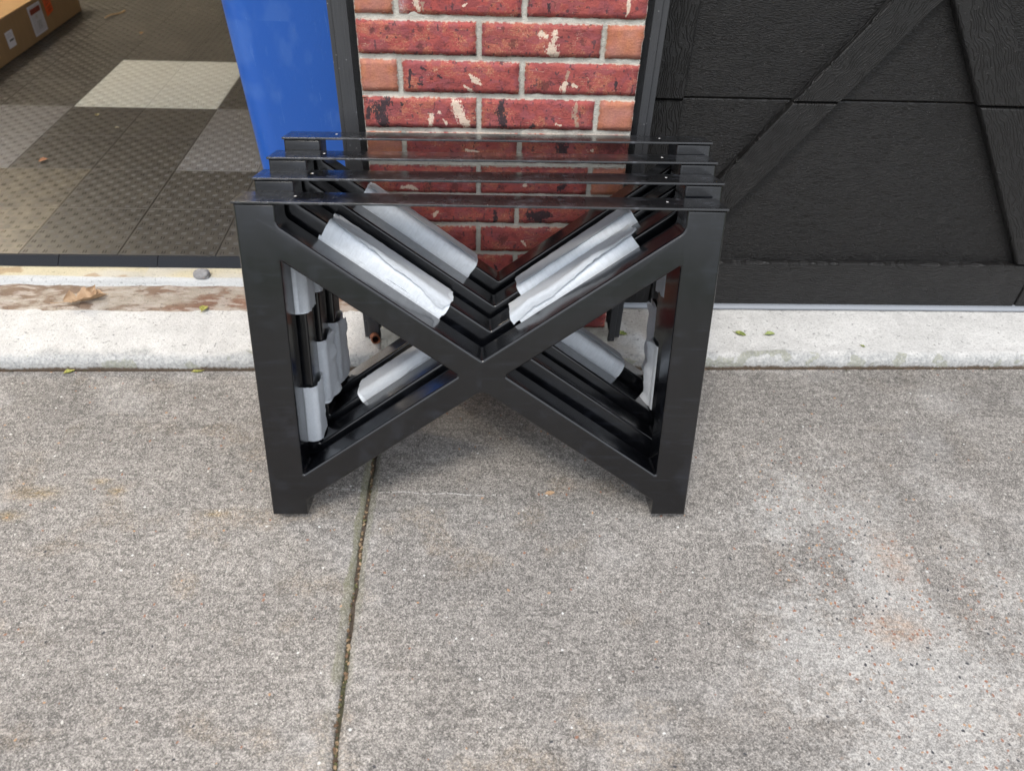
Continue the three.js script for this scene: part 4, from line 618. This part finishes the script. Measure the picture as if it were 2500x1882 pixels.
{ // grey lump on the lip
  const g = new THREE.IcosahedronGeometry(0.017, 4); displace(g, (x, y, z) => { const n = 0.55 + 0.9 * fbm(x * 110 + 5, y * 110 + z * 80, 1401, 4); return [x * n * 1.25, y * n * 0.75, z * n]; });
  single('stone', toCreasedNormals(mergeVertices(g), 0.5), mat({ map: tex(64, 64, (i, j, o) => { const v = 0.16 + 0.2 * fbm(i / 8, j / 8, 1403, 3); o[0] = v; o[1] = v * 0.99; o[2] = v; }), roughness: 0.9 }), 'grey lump of stone on the lip of the garage floor', 'stone', [-0.555, 0.068, -0.283]);
  const sg = new THREE.CylinderGeometry(0.003, 0.0045, 0.15, 7, 8); displace(sg, (x, y, z) => [x + 0.004 * Math.sin(y * 40), y, z]); sg.rotateZ(PI / 2);
  single('wood_splinter', sg, mat({ color: lin(0.38, 0.27, 0.15), roughness: 0.9 }), 'pale wood splinter on the dark garage tiles', 'splinter', [-1.661, 0.0895, -2.73]).rotation.y = 1.22;
  const R = rng(31), chip = (x, z, s, c, l) => { const g = leafG(s, s * 0.4, { seed: Math.round(x * -1000), fold: 0.4, stem: 0.02 }); const o = single('floor_scrap', g, mat({ color: lin(...c), roughness: 0.8, side: THREE.DoubleSide }), l, 'scrap', [x, 0.0853, z]); o.rotation.y = R() * 6; };
  chip(-1.29, -0.979, 0.03, [0.42, 0.2, 0.11], 'orange brown leaf scrap on the dark tiles near the threshold');
  chip(-1.257, -1.3925, 0.02, [0.4, 0.36, 0.2], 'small yellowish scrap on the dark tiles before the white tiles');
  chip(-1.429, -2.434, 0.024, [0.4, 0.26, 0.12], 'tan scrap on the dark tiles behind the white tiles');
  chip(-1.139, -1.274, 0.014, [0.45, 0.42, 0.3], 'pale crumb on the dark tiles before the white tiles');
}
// loose litter: crack along the concrete step, and dead leaves in the driveway joint
{
  const R = rng(77), mk = (name, label, n, place, size, cols) => {
    const g = leafG(1, 0.32, { seed: 41, fold: 0.5, curl: 0.3, stem: 0.02 }), im = new THREE.InstancedMesh(g, mat({ color: 0xffffff, roughness: 0.9, side: THREE.DoubleSide }), n), d = new THREE.Object3D();
    for (let k = 0; k < n; k++) { d.position.set(...place(k)); d.rotation.set((R() - 0.5) * 1.2, R() * 6.3, (R() - 0.5) * 1.2); const s = size * (0.4 + R()); d.scale.set(s, s * 0.6, s); d.updateMatrix(); im.setMatrixAt(k, d.matrix); const c = cols[Math.floor(R() * cols.length)], v = 0.6 + 0.6 * R(); im.setColorAt(k, lin(c[0] * v, c[1] * v, c[2] * v)); }
    im.name = name; im.userData.kind = 'stuff'; im.userData.label = label; im.userData.category = 'litter'; shade(im); scene.add(im);
  };
  const soil = [[0.16, 0.1, 0.06], [0.1, 0.06, 0.035], [0.28, 0.2, 0.12], [0.09, 0.09, 0.035]];
  mk('crack_litter', 'brown leaf crumbs and moss along the foot of the concrete step', 520, () => { const x = R() < 0.8 ? lerp(0.66, 2.0, R()) : lerp(-1.1, 0.66, R()); return [x, GY - 0.003 + 0.003 * R(), 0.0405 - 0.012 * x + (R() - 0.5) * 0.011]; }, 0.0095, soil);
  mk('joint_litter', 'brown leaf crumbs packed into the driveway joint', 420, () => { const z = 0.07 + Math.pow(R(), 1.3) * 1.15; return [0.001 + 0.03 * Math.max(0, z - 0.78) + (R() - 0.5) * 0.005 + 0.003 * Math.sin(z * 30), GY - 0.008 + 0.004 * R(), z]; }, 0.007, soil);
}
renderer.render(scene, camera);
